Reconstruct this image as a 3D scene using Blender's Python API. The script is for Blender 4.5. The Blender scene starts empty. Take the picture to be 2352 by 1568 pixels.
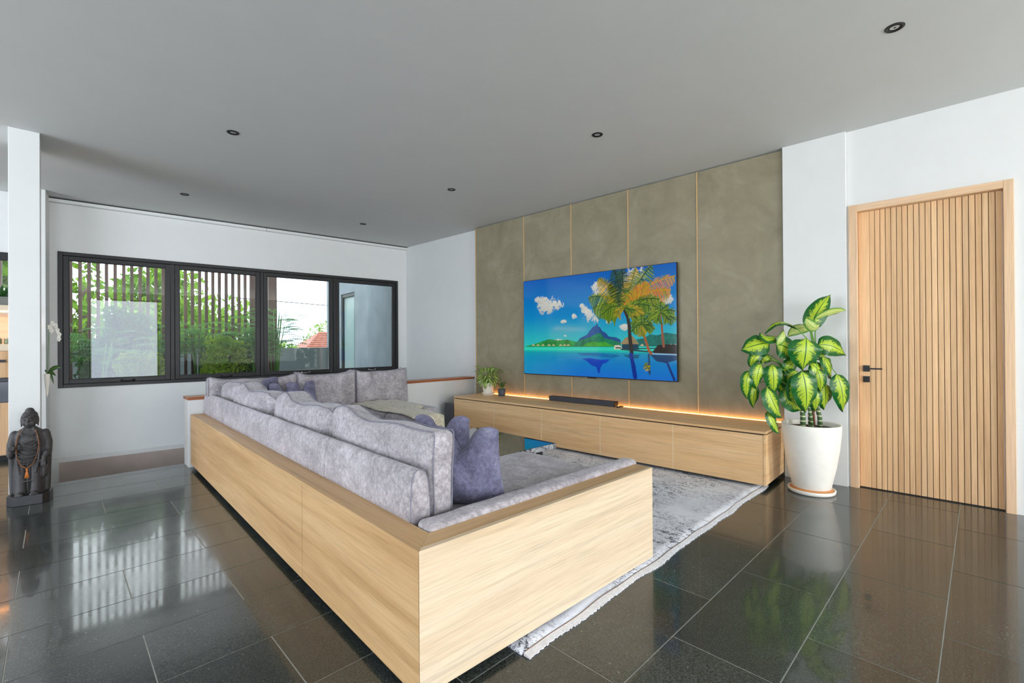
import bpy, bmesh, math, random
import numpy as np
from mathutils import Vector, Matrix, noise
random.seed(7)
C = bpy.context.scene.collection
scn = bpy.context.scene
PI = math.pi

# ------------------------------------------------------------------ camera
FPX = 1064.46
YAW, PITCH, ROLL = [math.radians(a) for a in (44.6473, -0.19529, -0.35634)]
CAMZ = 1.25
def cam_rot():
    cy, sy = math.cos(YAW), math.sin(YAW)
    R = Matrix(((cy, -sy, 0), (0, 0, -1), (sy, cy, 0)))
    cp, sp = math.cos(PITCH), math.sin(PITCH)
    P = Matrix(((1, 0, 0), (0, cp, -sp), (0, sp, cp)))
    cr, sr = math.cos(ROLL), math.sin(ROLL)
    Q = Matrix(((cr, -sr, 0), (sr, cr, 0), (0, 0, 1)))
    return Q @ P @ R
RC = cam_rot()
cam_d = bpy.data.cameras.new('camera'); cam = bpy.data.objects.new('camera', cam_d); C.objects.link(cam)
cam_d.sensor_width = 36; cam_d.lens = FPX / 2352 * 36; cam_d.clip_start = .05; cam_d.clip_end = 300
right, down, fwd = Vector(RC[0]), Vector(RC[1]), Vector(RC[2])
M = Matrix((right, -down, -fwd)).transposed().to_4x4(); M.translation = (0, 0, CAMZ)
cam.matrix_world = M
scn.camera = cam

# ------------------------------------------------------------------ world, light, exposure
scn.view_settings.view_transform = 'Standard'
scn.view_settings.look = 'None'
scn.view_settings.gamma = 1
scn.view_settings.use_curve_mapping = False
scn.view_settings.exposure = 0.06
SKY = 4.6
world = bpy.data.worlds.new('sky'); scn.world = world; world.use_nodes = True
wn = world.node_tree.nodes; wl = world.node_tree.links
bg = wn['Background']
tc = wn.new('ShaderNodeTexCoord'); nz = wn.new('ShaderNodeTexNoise'); nz.inputs['Scale'].default_value = 1.6
nz.inputs['Detail'].default_value = 5
cr = wn.new('ShaderNodeValToRGB')
cr.color_ramp.elements[0].position = .35; cr.color_ramp.elements[0].color = (.60, .74, 1.0, 1)
cr.color_ramp.elements[1].position = .62; cr.color_ramp.elements[1].color = (.92, .96, 1.0, 1)
wl.new(tc.outputs['Generated'], nz.inputs['Vector']); wl.new(nz.outputs['Fac'], cr.inputs['Fac'])
wl.new(cr.outputs['Color'], bg.inputs['Color']); bg.inputs['Strength'].default_value = SKY

def area(name, loc, direction, sx, sy, power, color):
    d = bpy.data.lights.new(name, 'AREA'); d.shape = 'RECTANGLE'; d.size = sx; d.size_y = sy
    d.energy = power; d.color = color
    o = bpy.data.objects.new(name, d); C.objects.link(o); o.location = loc
    o.rotation_euler = Vector(direction).to_track_quat('-Z', 'Z').to_euler()
    return o
# daylight through terrace doors behind the camera and left glazing, plus added fill
area('fill_narrow_slit', (1.08, -5.12, 1.45), (0, 1, 0), .28, 2.7, 95, (1.0, .98, .96))  # added fill lamp in a made-up slit, out of view
area('fill_tall_slit', (3.955, -5.12, 1.45), (0, 1, 0), .28, 2.7, 135, (1.0, .98, .96))  # second added fill lamp, also in a made-up slit
area('daylight_terrace_doors', (-.27, -5.12, 1.45), (0, 1, 0), 1.8, 2.7, 40, (.97, .98, 1.0))
area('fill_corner_opening', (-3.85, -5.12, 1.45), (0, 1, 0), 3.0, 2.7, 90, (.97, .98, 1.0))  # added fill from an invented opening in the unseen corner
area('daylight_side_glazing', (-5.62, 4.0, 1.45), (1, 0, 0), 4.8, 2.7, 250, (.95, .97, 1.0))
sun_d = bpy.data.lights.new('sun', 'SUN'); sun_d.energy = 1.6; sun_d.angle = math.radians(4); sun_d.color = (1, .96, .88)
sun = bpy.data.objects.new('sun', sun_d); C.objects.link(sun); sun.rotation_euler = Vector((.28, .50, -.95)).to_track_quat('-Z', 'Y').to_euler()

# ------------------------------------------------------------------ helpers
def lin(r, g, b):
    f = lambda c: (c / 255 / 12.92) if c / 255 <= .04045 else ((c / 255 + .055) / 1.055) ** 2.4
    return (f(r), f(g), f(b), 1)

class Fr:
    """a frame of the building, turned by a (degrees) about the vertical"""
    def __init__(s, a):
        s.a = math.radians(a); s.c, s.s = math.cos(s.a), math.sin(s.a)
    def __call__(s, u, v, z=0): return Vector((u * s.c + v * s.s, -u * s.s + v * s.c, z))
G = Fr(0); T = Fr(-2.23); S = Fr(1.434); W = Fr(4.447)

class MB:
    def __init__(s): s.v = []; s.f = []; s.uv = None
    def add(s, vs, fs):
        n = len(s.v); s.v += [tuple(p) for p in vs]; s.f += [tuple(i + n for i in f) for f in fs]; return s
    def box(s, x0, x1, y0, y1, z0, z1):
        return s.add([(x, y, z) for z in (z0, z1) for y in (y0, y1) for x in (x0, x1)],
                     [(0, 2, 3, 1), (4, 5, 7, 6), (0, 1, 5, 4), (2, 6, 7, 3), (0, 4, 6, 2), (1, 3, 7, 5)])
    def prism(s, poly, z0, z1):
        n = len(poly)
        vs = [(x, y, z0) for x, y in poly] + [(x, y, z1) for x, y in poly]
        return s.add(vs, [tuple(range(n - 1, -1, -1)), tuple(range(n, 2 * n))] + [(i, (i + 1) % n, n + (i + 1) % n, n + i) for i in range(n)])
    def lathe(s, prof, c=(0, 0, 0), n=40, sx=1, sy=1):
        m = len(prof); vs = []
        for r, z in prof:
            for k in range(n):
                a = 2 * PI * k / n; vs.append((c[0] + r * math.cos(a) * sx, c[1] + r * math.sin(a) * sy, c[2] + z))
        fs = [(j * n + k, j * n + (k + 1) % n, (j + 1) * n + (k + 1) % n, (j + 1) * n + k) for j in range(m - 1) for k in range(n)]
        return s.add(vs, fs)
    def tube(s, pts, r, n=8, closed=False):
        pts = [Vector(p) for p in pts]; m = len(pts); vs = []
        if not hasattr(r, '__len__'): r = [r] * m
        up = Vector((.03, .02, 1)).normalized(); prev = None
        for i, p in enumerate(pts):
            a = pts[i - 1] if (i > 0 or closed) else p; b = pts[(i + 1) % m] if (i < m - 1 or closed) else p
            t = (b - a).normalized()
            if prev is None:
                x = t.cross(up)
                if x.length < .05: x = t.cross(Vector((1, 0, 0)))
            else: x = prev - t * prev.dot(t)
            x.normalize(); prev = x; y = t.cross(x)
            for k in range(n):
                an = 2 * PI * k / n; vs.append(p + x * (math.cos(an) * r[i]) + y * (math.sin(an) * r[i]))
        fs = []
        for i in range(m if closed else m - 1):
            j = (i + 1) % m
            for k in range(n): fs.append((i * n + k, i * n + (k + 1) % n, j * n + (k + 1) % n, j * n + k))
        if not closed: fs += [tuple(range(n - 1, -1, -1)), tuple(range((m - 1) * n, m * n))]
        return s.add(vs, fs)
    def ball(s, c, r, nu=12, nv=8, rot=None):
        if not hasattr(r, '__len__'): r = (r, r, r)
        vs = []; fs = []
        for j in range(nv + 1):
            th = PI * j / nv
            for k in range(nu):
                ph = 2 * PI * k / nu
                p = Vector((r[0] * math.sin(th) * math.cos(ph), r[1] * math.sin(th) * math.sin(ph), r[2] * math.cos(th)))
                if rot: p = rot @ p
                vs.append(p + Vector(c))
        for j in range(nv):
            for k in range(nu):
                fs.append((j * nu + k, (j + 1) * nu + k, (j + 1) * nu + (k + 1) % nu, j * nu + (k + 1) % nu))
        return s.add(vs, fs)
    def quad(s, a, b, c, d): return s.add([a, b, c, d], [(0, 1, 2, 3)])

def mesh_of(name, mb, mats, o=(0, 0, 0), smooth=False):
    me = bpy.data.meshes.new(name)
    vs = [(p[0] - o[0], p[1] - o[1], p[2] - o[2]) for p in mb.v]
    me.from_pydata(vs, [], mb.f)
    for m in (mats if isinstance(mats, (list, tuple)) else [mats]): me.materials.append(m)
    if mb.uv:
        uvl = me.uv_layers.new(name='UVMap')
        idx = np.zeros(len(me.loops), dtype=np.int32); me.loops.foreach_get('vertex_index', idx)
        arr = np.array(mb.uv, dtype=np.float32)[idx]
        uvl.data.foreach_set('uv', arr.ravel())
    if smooth:
        me.polygons.foreach_set('use_smooth', [True] * len(me.polygons))
    me.update(); me.validate()
    return me

def finish(o, bevel=0, seg=2):
    if bevel:
        m = o.modifiers.new('bevel', 'BEVEL'); m.width = bevel; m.segments = seg; m.limit_method = 'ANGLE'; m.angle_limit = math.radians(40)
        m.harden_normals = False
    return o

def props(o, label=None, cat=None, group=None, kind=None):
    if label: o['label'] = label
    if cat: o['category'] = cat
    if group: o['group'] = group
    if kind: o['kind'] = kind
    return o

class Th:
    """a thing: an Empty at its base, parts given in coordinates of its frame"""
    def __init__(s, name, fr, o, label, cat, group=None, rz=0, kind=None):
        s.fr = fr; s.o = o
        e = bpy.data.objects.new(name, None); e.empty_display_size = .1; C.objects.link(e)
        e.location = fr(*o); e.rotation_euler = (0, 0, -fr.a + rz); s.e = e
        props(e, label, cat, group, kind)
    def part(s, name, mb, mat, bevel=0, smooth=False, parent=None, label=None, kind=None, local=False):
        o = bpy.data.objects.new(name, mesh_of(name, mb, mat, (0, 0, 0) if local else s.o, smooth)); C.objects.link(o)
        o.parent = parent or s.e; finish(o, bevel)
        props(o, label, None, None, kind)
        return o

def solo(name, fr, o, mb, mat, label=None, cat=None, group=None, kind=None, bevel=0, smooth=False, rz=0, local=False):
    ob = bpy.data.objects.new(name, mesh_of(name, mb, mat, (0, 0, 0) if local else o, smooth)); C.objects.link(ob)
    ob.location = fr(*o); ob.rotation_euler = (0, 0, -fr.a + rz); finish(ob, bevel)
    return props(ob, label, cat, group, kind)

def child(parent, name, fr_o, mb, mat, bevel=0, smooth=False, label=None, kind=None):
    o = bpy.data.objects.new(name, mesh_of(name, mb, mat, fr_o, smooth)); C.objects.link(o); o.parent = parent
    finish(o, bevel); return props(o, label, None, None, kind)

# ------------------------------------------------------------------ materials
class N:
    def __init__(s, name):
        m = bpy.data.materials.new(name); m.use_nodes = True; s.m = m; s.n = m.node_tree.nodes; s.l = m.node_tree.links
        s.b = s.n['Principled BSDF']
    def node(s, t, **k):
        x = s.n.new(t)
        for a, v in k.items():
            if a in x.inputs.keys(): x.inputs[a].default_value = v
            else: setattr(x, a, v)
        return x
    def link(s, a, b): s.l.new(a, b)
    def coord(s, scale=(1, 1, 1), kind='Object', rnd=False):
        t = s.node('ShaderNodeTexCoord'); mp = s.node('ShaderNodeMapping'); mp.inputs['Scale'].default_value = scale
        s.link(t.outputs[kind], mp.inputs['Vector'])
        if rnd:
            oi = s.node('ShaderNodeObjectInfo'); ml = s.node('ShaderNodeMath', operation='MULTIPLY'); ml.inputs[1].default_value = 37.
            cb = s.node('ShaderNodeCombineXYZ'); s.link(oi.outputs['Random'], ml.inputs[0])
            for i in range(3): s.link(ml.outputs[0], cb.inputs[i])
            s.link(cb.outputs[0], mp.inputs['Location'])
        return mp.outputs['Vector']
    def noise(s, vec, scale, detail=3, rough=.5, dist=0):
        n = s.node('ShaderNodeTexNoise', Scale=scale, Detail=detail, Roughness=rough, Distortion=dist)
        s.link(vec, n.inputs['Vector']); return n.outputs['Fac']
    def ramp(s, fac, *stops, interp='LINEAR'):
        r = s.node('ShaderNodeValToRGB'); cr = r.color_ramp; cr.interpolation = interp
        while len(cr.elements) < len(stops): cr.elements.new(.5)
        for e, (p, c) in zip(cr.elements, stops):
            e.position = p; e.color = c if hasattr(c, '__len__') else (c, c, c, 1)
        s.link(fac, r.inputs['Fac']); return r.outputs['Color']
    def mix(s, fac, a, b, mode='MIX'):
        m = s.node('ShaderNodeMix', data_type='RGBA', blend_type=mode)
        for sock, v in ((m.inputs[0], fac), (m.inputs[6], a), (m.inputs[7], b)):
            if hasattr(v, 'links') or hasattr(v, 'is_linked'): s.link(v, sock)
            else: sock.default_value = v
        return m.outputs[2]
    def math(s, op, a, b=0):
        m = s.node('ShaderNodeMath', operation=op)
        for i, v in enumerate((a, b)):
            if hasattr(v, 'is_linked'): s.link(v, m.inputs[i])
            else: m.inputs[i].default_value = v
        return m.outputs[0]
    def bump(s, h, strength=.3, dist=.01):
        b = s.node('ShaderNodeBump', Strength=strength, Distance=dist); s.link(h, b.inputs['Height']); s.link(b.outputs[0], s.b.inputs['Normal'])
    def out(s, color=None, rough=None, metal=0, spec=None):
        if color is not None:
            if hasattr(color, 'is_linked'): s.link(color, s.b.inputs['Base Color'])
            else: s.b.inputs['Base Color'].default_value = color
        if rough is not None:
            if hasattr(rough, 'is_linked'): s.link(rough, s.b.inputs['Roughness'])
            else: s.b.inputs['Roughness'].default_value = rough
        s.b.inputs['Metallic'].default_value = metal
        if spec is not None: s.b.inputs['Specular IOR Level'].default_value = spec
        return s.m

def plain(name, c, rough=.5, metal=0, var=.06, bump=0, scale=20):
    n = N(name); v = n.coord(); f = n.noise(v, scale, 4)
    d = tuple(x * (1 - var) for x in c[:3]) + (1,); e = tuple(min(1, x * (1 + var)) for x in c[:3]) + (1,)
    col = n.ramp(f, (.3, d), (.7, e))
    if bump: n.bump(n.noise(v, scale * 8, 4), bump, .004)
    return n.out(col, rough, metal)

def wood(name, lo, mid, hi, axis='x', rough=.42, k=1.0, rnd=False, spec=.4):
    n = N(name); sc = {'x': (.32, 7, 7), 'y': (7, .32, 7), 'z': (7, 7, .32)}[axis]
    v = n.coord(tuple(a * k for a in sc), rnd=rnd)
    f1 = n.noise(v, 1.5, 6, .66, .5)
    sc3 = {'x': (.5, 22, 22), 'y': (22, .5, 22), 'z': (22, 22, .5)}[axis]
    f3 = n.noise(n.coord(tuple(a * k for a in sc3), rnd=rnd), 1.5, 5, .7, .8)
    sc2 = {'x': (3, 110, 110), 'y': (110, 3, 110), 'z': (110, 110, 3)}[axis]
    f2 = n.noise(n.coord(tuple(a * k for a in sc2), rnd=rnd), 1.3, 3, .6)
    col = n.ramp(f1, (.28, lo), (.48, mid), (.70, hi))
    col = n.mix(.85, col, n.ramp(f3, (.34, .80), (.45, .97), (.6, 1.02)), 'MULTIPLY')
    col = n.mix(.8, col, n.ramp(f2, (.32, .82), (.58, 1.0)), 'MULTIPLY')
    if rnd:
        oi = n.node('ShaderNodeObjectInfo'); rv = n.ramp(oi.outputs['Random'], (0, .86), (1, 1.08)); col = n.mix(1, col, rv, 'MULTIPLY')
    n.bump(f2, .06, .002)
    return n.out(col, rough, spec=spec)

M_ = {}
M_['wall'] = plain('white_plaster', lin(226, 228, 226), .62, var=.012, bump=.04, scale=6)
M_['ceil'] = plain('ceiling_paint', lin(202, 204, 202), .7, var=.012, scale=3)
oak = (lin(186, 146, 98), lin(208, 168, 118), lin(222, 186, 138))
oak_lit = (lin(214, 188, 152), lin(232, 210, 178), lin(240, 222, 194))  # same oak, with the front board's bright light put into the colour
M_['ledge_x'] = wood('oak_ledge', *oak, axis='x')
M_['oak_lit_x'] = wood('oak_veneer_lit', *oak_lit, axis='x')
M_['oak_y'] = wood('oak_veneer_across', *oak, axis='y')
M_['bench_y'] = wood('bench_oak_across', lin(226, 178, 122), lin(244, 200, 146), lin(252, 216, 168), axis='y')
M_['bench_x'] = wood('bench_oak_along', lin(226, 178, 122), lin(244, 200, 146), lin(252, 216, 168), axis='x')
oakd = (lin(218, 172, 124), lin(232, 188, 140), lin(240, 200, 154))
M_['oak_z'] = wood('oak_board_upright', *oakd, axis='z', rnd=True, rough=.5)
M_['oak_frame'] = wood('oak_door_frame', lin(220, 180, 140), lin(232, 196, 158), lin(238, 206, 172), axis='z', rough=.5)
M_['teak'] = wood('teak_cap', lin(140, 76, 40), lin(170, 98, 56), lin(190, 116, 72), axis='x', rough=.35)
M_['black_metal'] = plain('black_powder_metal', lin(13, 13, 15), .45, var=.05)
M_['black_plastic'] = plain('black_plastic', lin(24, 24, 27), .35)
M_['dark_cloth'] = plain('speaker_cloth', lin(66, 68, 74), .75, var=.1, bump=.3, scale=60)
M_['dark_box'] = plain('dark_grey_lacquer', lin(70, 72, 80), .3)
M_['kick'] = plain('plinth_black', lin(22, 20, 18), .6)
M_['chrome'] = plain('brushed_steel', lin(200, 200, 205), .25, metal=1)
M_['cream_pot'] = plain('cream_ceramic', lin(246, 242, 232), .55, var=.04, bump=.08, scale=9)
M_['terracotta'] = plain('terracotta_stain', lin(206, 140, 84), .7, var=.15)
M_['grey_pot'] = plain('slate_pot', lin(72, 78, 88), .5)
M_['soil'] = plain('potting_soil', lin(70, 48, 36), .9, var=.4, bump=.6, scale=40)
M_['stick'] = plain('brown_stake', lin(150, 104, 82), .6)
M_['grout'] = plain('grout', lin(178, 178, 170), .7)
M_['white_lacquer'] = plain('white_lacquer', lin(232, 234, 236), .4, var=.01)
M_['gold_trim'] = plain('pale_oak_inlay', lin(206, 172, 122), .45)

def stone_tile():
    n = N('dark_andesite'); v = n.coord(rnd=True)
    oi = n.node('ShaderNodeObjectInfo')
    base = n.ramp(n.noise(v, 1.4, 4, .6), (.3, lin(42, 47, 46)), (.7, lin(60, 66, 62)))
    sp = n.noise(v, 150, 3, .8); spk = n.ramp(sp, (.36, .35), (.5, 1.0), (.66, 2.1))
    col = n.mix(1.0, base, spk, 'MULTIPLY')
    rv = n.ramp(oi.outputs['Random'], (0, .78), (1, 1.2)); col = n.mix(1, col, rv, 'MULTIPLY')
    wh = n.ramp(n.noise(v, 60, 1, .2), (.80, 0.), (.82, .5)); col = n.mix(wh, col, lin(150, 155, 150))
    r1 = n.ramp(n.noise(v, 2.2, 6, .7, .4), (.3, .16), (.75, .30))
    n.bump(n.noise(n.coord((2, 30, 30)), 2.0, 3), .025, .002)
    n.b.inputs['Coat Weight'].default_value = .48; n.link(n.ramp(n.noise(v, 3, 5, .7), (.35, .03), (.7, .12)), n.b.inputs['Coat Roughness']); n.b.inputs['Coat IOR'].default_value = 1.6
    return n.out(col, r1, spec=.35)
M_['tile'] = stone_tile()

def plaster_panel():
    n = N('taupe_microcement'); v = n.coord((1, 1, 1), rnd=True)
    f = n.noise(v, 2.2, 6, .62, 1.2); f2 = n.noise(v, 9, 4, .6, .5)
    col = n.ramp(f, (.3, lin(134, 126, 102)), (.5, lin(146, 138, 113)), (.72, lin(158, 151, 127)))
    col = n.mix(.35, col, n.ramp(f2, (.3, .8), (.7, 1.1)), 'MULTIPLY')
    n.bump(f2, .08, .004)
    return n.out(col, .55)
M_['panel'] = plaster_panel()

def fabric(name, lo, mid, hi, scale=7):
    n = N(name); v = n.coord(rnd=True)
    f = n.noise(v, scale, 6, .72, .4); g = n.noise(v, 55, 5, .8, .3); w = n.noise(n.coord((1, 1, 1)), 420, 2, .6)
    col = n.ramp(f, (.32, lo), (.5, mid), (.68, hi))
    col = n.mix(.8, col, n.ramp(g, (.36, .60), (.5, .96), (.64, 1.34)), 'MULTIPLY')
    col = n.mix(.4, col, n.ramp(w, (.3, .75), (.7, 1.15)), 'MULTIPLY')
    n.bump(n.mix(.5, n.ramp(g, (0, 0.), (1, 1.)), n.ramp(w, (0, 0.), (1, 1.))), .35, .004)
    n.b.inputs['Sheen Weight'].default_value = .35; n.b.inputs['Sheen Roughness'].default_value = .5
    n.b.inputs['Sheen Tint'].default_value = (.9, .9, 1, 1)
    return n.out(col, .85, spec=.2)
M_['fab'] = fabric('grey_chenille', lin(146, 140, 143), lin(174, 168, 172), lin(200, 195, 200))
M_['fab_dark'] = fabric('dark_grey_chenille', lin(88, 87, 110), lin(112, 111, 136), lin(140, 139, 164))
M_['piping'] = plain('grey_piping', lin(128, 128, 142), .8)
M_['throw'] = fabric('cream_wool', lin(196, 188, 164), lin(212, 204, 180), lin(224, 218, 198), 14)

def rug_mat():
    n = N('distressed_rug'); v = n.coord()
    base = n.ramp(n.noise(v, 2.4, 5, .6), (.3, lin(208, 212, 222)), (.52, lin(230, 233, 241)), (.72, lin(242, 244, 249)))
    patch = n.ramp(n.noise(v, 1.7, 4, .6, .4), (.40, 0.), (.56, 1.))
    vr = n.node('ShaderNodeTexVoronoi', Scale=26.0); vr.feature = 'DISTANCE_TO_EDGE'
    dv = n.noise(v, 9, 3, .6); mixv = n.node('ShaderNodeVectorMath', operation='ADD')
    cb = n.node('ShaderNodeCombineXYZ'); n.link(dv, cb.inputs[0]); n.link(dv, cb.inputs[1]); n.link(v, mixv.inputs[0]); n.link(cb.outputs[0], mixv.inputs[1])
    n.link(mixv.outputs[0], vr.inputs['Vector'])
    lines = n.ramp(vr.outputs['Distance'], (.05, 1.), (.11, 0.))
    grain = n.ramp(n.noise(v, 42, 4, .75), (.48, 0.), (.54, 1.))
    mk = n.math('MULTIPLY', n.math('MULTIPLY', lines, patch), grain)
    m2 = n.math('MULTIPLY', n.ramp(n.noise(n.coord((1, .35, 1)), 30, 5, .8), (.55, 0.), (.60, .95)), patch)
    mk = n.math('MAXIMUM', mk, m2)
    col = n.mix(mk, base, lin(78, 80, 90))
    n.bump(n.noise(v, 160, 3), .4, .004)
    return n.out(col, .95, spec=.1)
M_['rug'] = rug_mat()
M_['fringe'] = plain('white_fringe', lin(232, 232, 236), .95, var=.1, bump=.5, scale=60)
M_['rug_back'] = plain('brown_binding', lin(150, 120, 104), .9)

def marble():
    n = N('black_marble'); v = n.coord()
    f = n.noise(v, 3.2, 8, .62, 1.6); vein = n.ramp(f, (.485, 0.), (.5, 1.), (.515, 0.))
    col = n.mix(n.math('MULTIPLY', vein, .5), lin(20, 20, 22), lin(150, 150, 155))
    n.b.inputs['Coat Weight'].default_value = 1; n.b.inputs['Coat Roughness'].default_value = .01
    n.b.inputs['Coat IOR'].default_value = 1.9
    return n.out(col, .03, spec=1)
M_['marble'] = marble()
def marble_edge():
    n = N('chipped_marble_edge'); v = n.coord()
    f = n.noise(v, 18, 6, .7, 1.2)
    col = n.ramp(f, (.38, lin(50, 54, 58)), (.5, lin(120, 126, 132)), (.6, lin(190, 194, 198)), (.68, lin(70, 74, 80)))
    n.bump(f, .5, .01); return n.out(col, .2, spec=.8)
M_['marble_edge'] = marble_edge()

def glass(name, rough=0, tint=(.96, .985, .98, 1)):
    n = N(name); nt = n.m.node_tree
    out = n.n['Material Output']; tr = n.node('ShaderNodeBsdfTransparent'); tr.inputs[0].default_value = tint
    gl = n.node('ShaderNodeBsdfGlossy'); gl.inputs['Roughness'].default_value = rough
    fr = n.node('ShaderNodeFresnel', IOR=1.5); mx = n.node('ShaderNodeMixShader')
    f2 = n.math('MULTIPLY', fr.outputs[0], 1.15)
    n.link(f2, mx.inputs[0]); n.link(tr.outputs[0], mx.inputs[1]); n.link(gl.outputs[0], mx.inputs[2]); n.link(mx.outputs[0], out.inputs[0])
    return n.m
M_['glass'] = glass('window_glass')

def emis(name, c, s):
    n = N(name); n.b.inputs['Emission Color'].default_value = c; n.b.inputs['Emission Strength'].default_value = s
    return n.out(c, .5)
M_['led'] = emis('warm_led', (1, .42, .11, 1), 17.0)

def leafmat(name, dark, light, edge=.62, mid=None, feather=.35, spec=.5):
    n = N(name); t = n.node('ShaderNodeUVMap'); sx = n.node('ShaderNodeSeparateXYZ'); n.link(t.outputs[0], sx.inputs[0])
    a = n.math('ABSOLUTE', n.math('MULTIPLY', n.math('SUBTRACT', sx.outputs[1], .5), 2.0))
    al = sx.outputs[0]
    # veins run outward and forward: feathered stripes
    cb = n.node('ShaderNodeCombineXYZ')
    n.link(n.math('SUBTRACT', n.math('MULTIPLY', al, 26.0), n.math('MULTIPLY', a, 6.0)), cb.inputs[0]); n.link(n.math('MULTIPLY', a, 2.0), cb.inputs[1])
    oi = n.node('ShaderNodeObjectInfo'); n.link(n.math('MULTIPLY', oi.outputs['Random'], 20.0), cb.inputs[2])
    f = n.noise(cb.outputs[0], 1.3, 3, .6)
    q = n.math('ADD', a, n.math('MULTIPLY', n.math('SUBTRACT', f, .5), feather * 2))
    e0 = n.math('MULTIPLY', n.math('POWER', n.math('ABSOLUTE', n.math('MULTIPLY', n.math('SUBTRACT', al, .47), 2.0)), 4.0), .55)
    q = n.math('ADD', q, e0)
    k = n.ramp(q, (edge - .06, 0.), (edge + .05, 1.))
    lg = n.ramp(a, (0, light), (.8, tuple(x * .72 for x in light[:3]) + (1,)))
    dg = n.mix(.35, dark, n.ramp(f, (.3, tuple(x * .6 for x in dark[:3]) + (1,)), (.7, tuple(min(1, x * 1.6) for x in dark[:3]) + (1,))))
    col = n.mix(k, lg, dg)
    col = n.mix(n.ramp(a, (.025, 1.), (.055, 0.)), col, mid or dark)
    n.bump(f, .15, .003)
    n.b.inputs['Transmission Weight'].default_value = 0
    tl = n.node('ShaderNodeBsdfTranslucent'); n.link(col, tl.inputs[0]); mx = n.node('ShaderNodeMixShader'); mx.inputs[0].default_value = .18
    out = n.n['Material Output']; n.link(n.b.outputs[0], mx.inputs[1]); n.link(tl.outputs[0], mx.inputs[2]); n.link(mx.outputs[0], out.inputs[0])
    return n.out(col, .32, spec=spec)
M_['dief'] = leafmat('variegated_leaf', lin(24, 98, 38), lin(188, 216, 58), .50, feather=.75)
M_['dief_pale'] = leafmat('pale_leaf', lin(90, 150, 60), lin(210, 226, 130), .75)
M_['agla'] = leafmat('light_leaf', lin(84, 140, 34), lin(222, 234, 150), .55, feather=.25)
M_['zz'] = leafmat('dark_leaf', lin(44, 92, 46), lin(76, 130, 66), .5)
M_['orchid_leaf'] = leafmat('orchid_leaf', lin(50, 84, 36), lin(82, 116, 54), .5)
M_['stemgreen'] = plain('green_stem', lin(96, 150, 56), .5)

def cane_mat():
    n = N('ringed_cane'); v = n.coord((1, 1, 1)); w = n.node('ShaderNodeTexWave', Scale=8.0, Distortion=1.5); w.bands_direction = 'Z'
    n.link(v, w.inputs['Vector']); col = n.ramp(w.outputs['Fac'], (.0, lin(226, 226, 190)), (.16, lin(96, 126, 74)), (.8, lin(70, 100, 60)))
    return n.out(col, .6)
M_['cane'] = cane_mat()

def foliage_mat(name, a, b, tr=.35):
    n = N(name); v = n.coord(); col = n.ramp(n.noise(v, 2.2, 4, .8), (.32, a), (.68, b))
    tl = n.node('ShaderNodeBsdfTranslucent'); n.link(col, tl.inputs[0]); mx = n.node('ShaderNodeMixShader'); mx.inputs[0].default_value = tr
    out = n.n['Material Output']; n.link(n.b.outputs[0], mx.inputs[1]); n.link(tl.outputs[0], mx.inputs[2]); n.link(mx.outputs[0], out.inputs[0])
    return n.out(col, .6, spec=.3)
M_['tree'] = foliage_mat('tree_leaves', lin(70, 112, 14), lin(128, 164, 34), .45)
M_['tree2'] = foliage_mat('far_tree_leaves', lin(96, 130, 60), lin(150, 170, 90))
M_['palm'] = foliage_mat('palm_leaves', lin(56, 118, 52), lin(124, 176, 84), .45)
M_['fern'] = foliage_mat('fern_leaves', lin(120, 176, 40), lin(200, 214, 70), .5)
M_['shrub'] = foliage_mat('shrub_leaves', lin(34, 84, 38), lin(74, 126, 54), .4)
M_['bark'] = plain('bark', lin(96, 80, 64), .85, var=.3)
M_['slat'] = wood('brown_slat_wood', lin(66, 44, 38), lin(84, 60, 50), lin(102, 76, 64), axis='z', rough=.6, rnd=True)
M_['render_grey'] = plain('cement_render', lin(122, 130, 132), .8, var=.14, scale=2.5)
M_['parapet'] = plain('parapet_paint', lin(80, 90, 88), .7, var=.06, scale=2)
M_['planter'] = plain('dark_planter', lin(44, 38, 38), .6)
M_['roof_tile'] = plain('clay_roof', lin(140, 86, 68), .8, var=.3, scale=6)
M_['frosted'] = plain('pale_door_panel', lin(140, 156, 150), .35, var=.03)
M_['brown_tile'] = plain('brown_stone', lin(190, 174, 166), .45, var=.12, scale=3)
M_['stone_black'] = plain('volcanic_stone', lin(62, 60, 60), .6, var=.22, bump=.35, scale=14)
M_['bead'] = plain('brown_beads', lin(128, 80, 40), .35, var=.5, scale=60)
M_['petal'] = plain('white_petal', lin(238, 236, 226), .5)
M_['oven_glass'] = plain('oven_glass', lin(38, 42, 48), .12)
M_['jar'] = plain('green_jar', lin(120, 140, 110), .15)

# ------------------------------------------------------------------ room shell
CZ = 3.05
FE = 5.93            # edge of the floor at the stairwell
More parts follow.
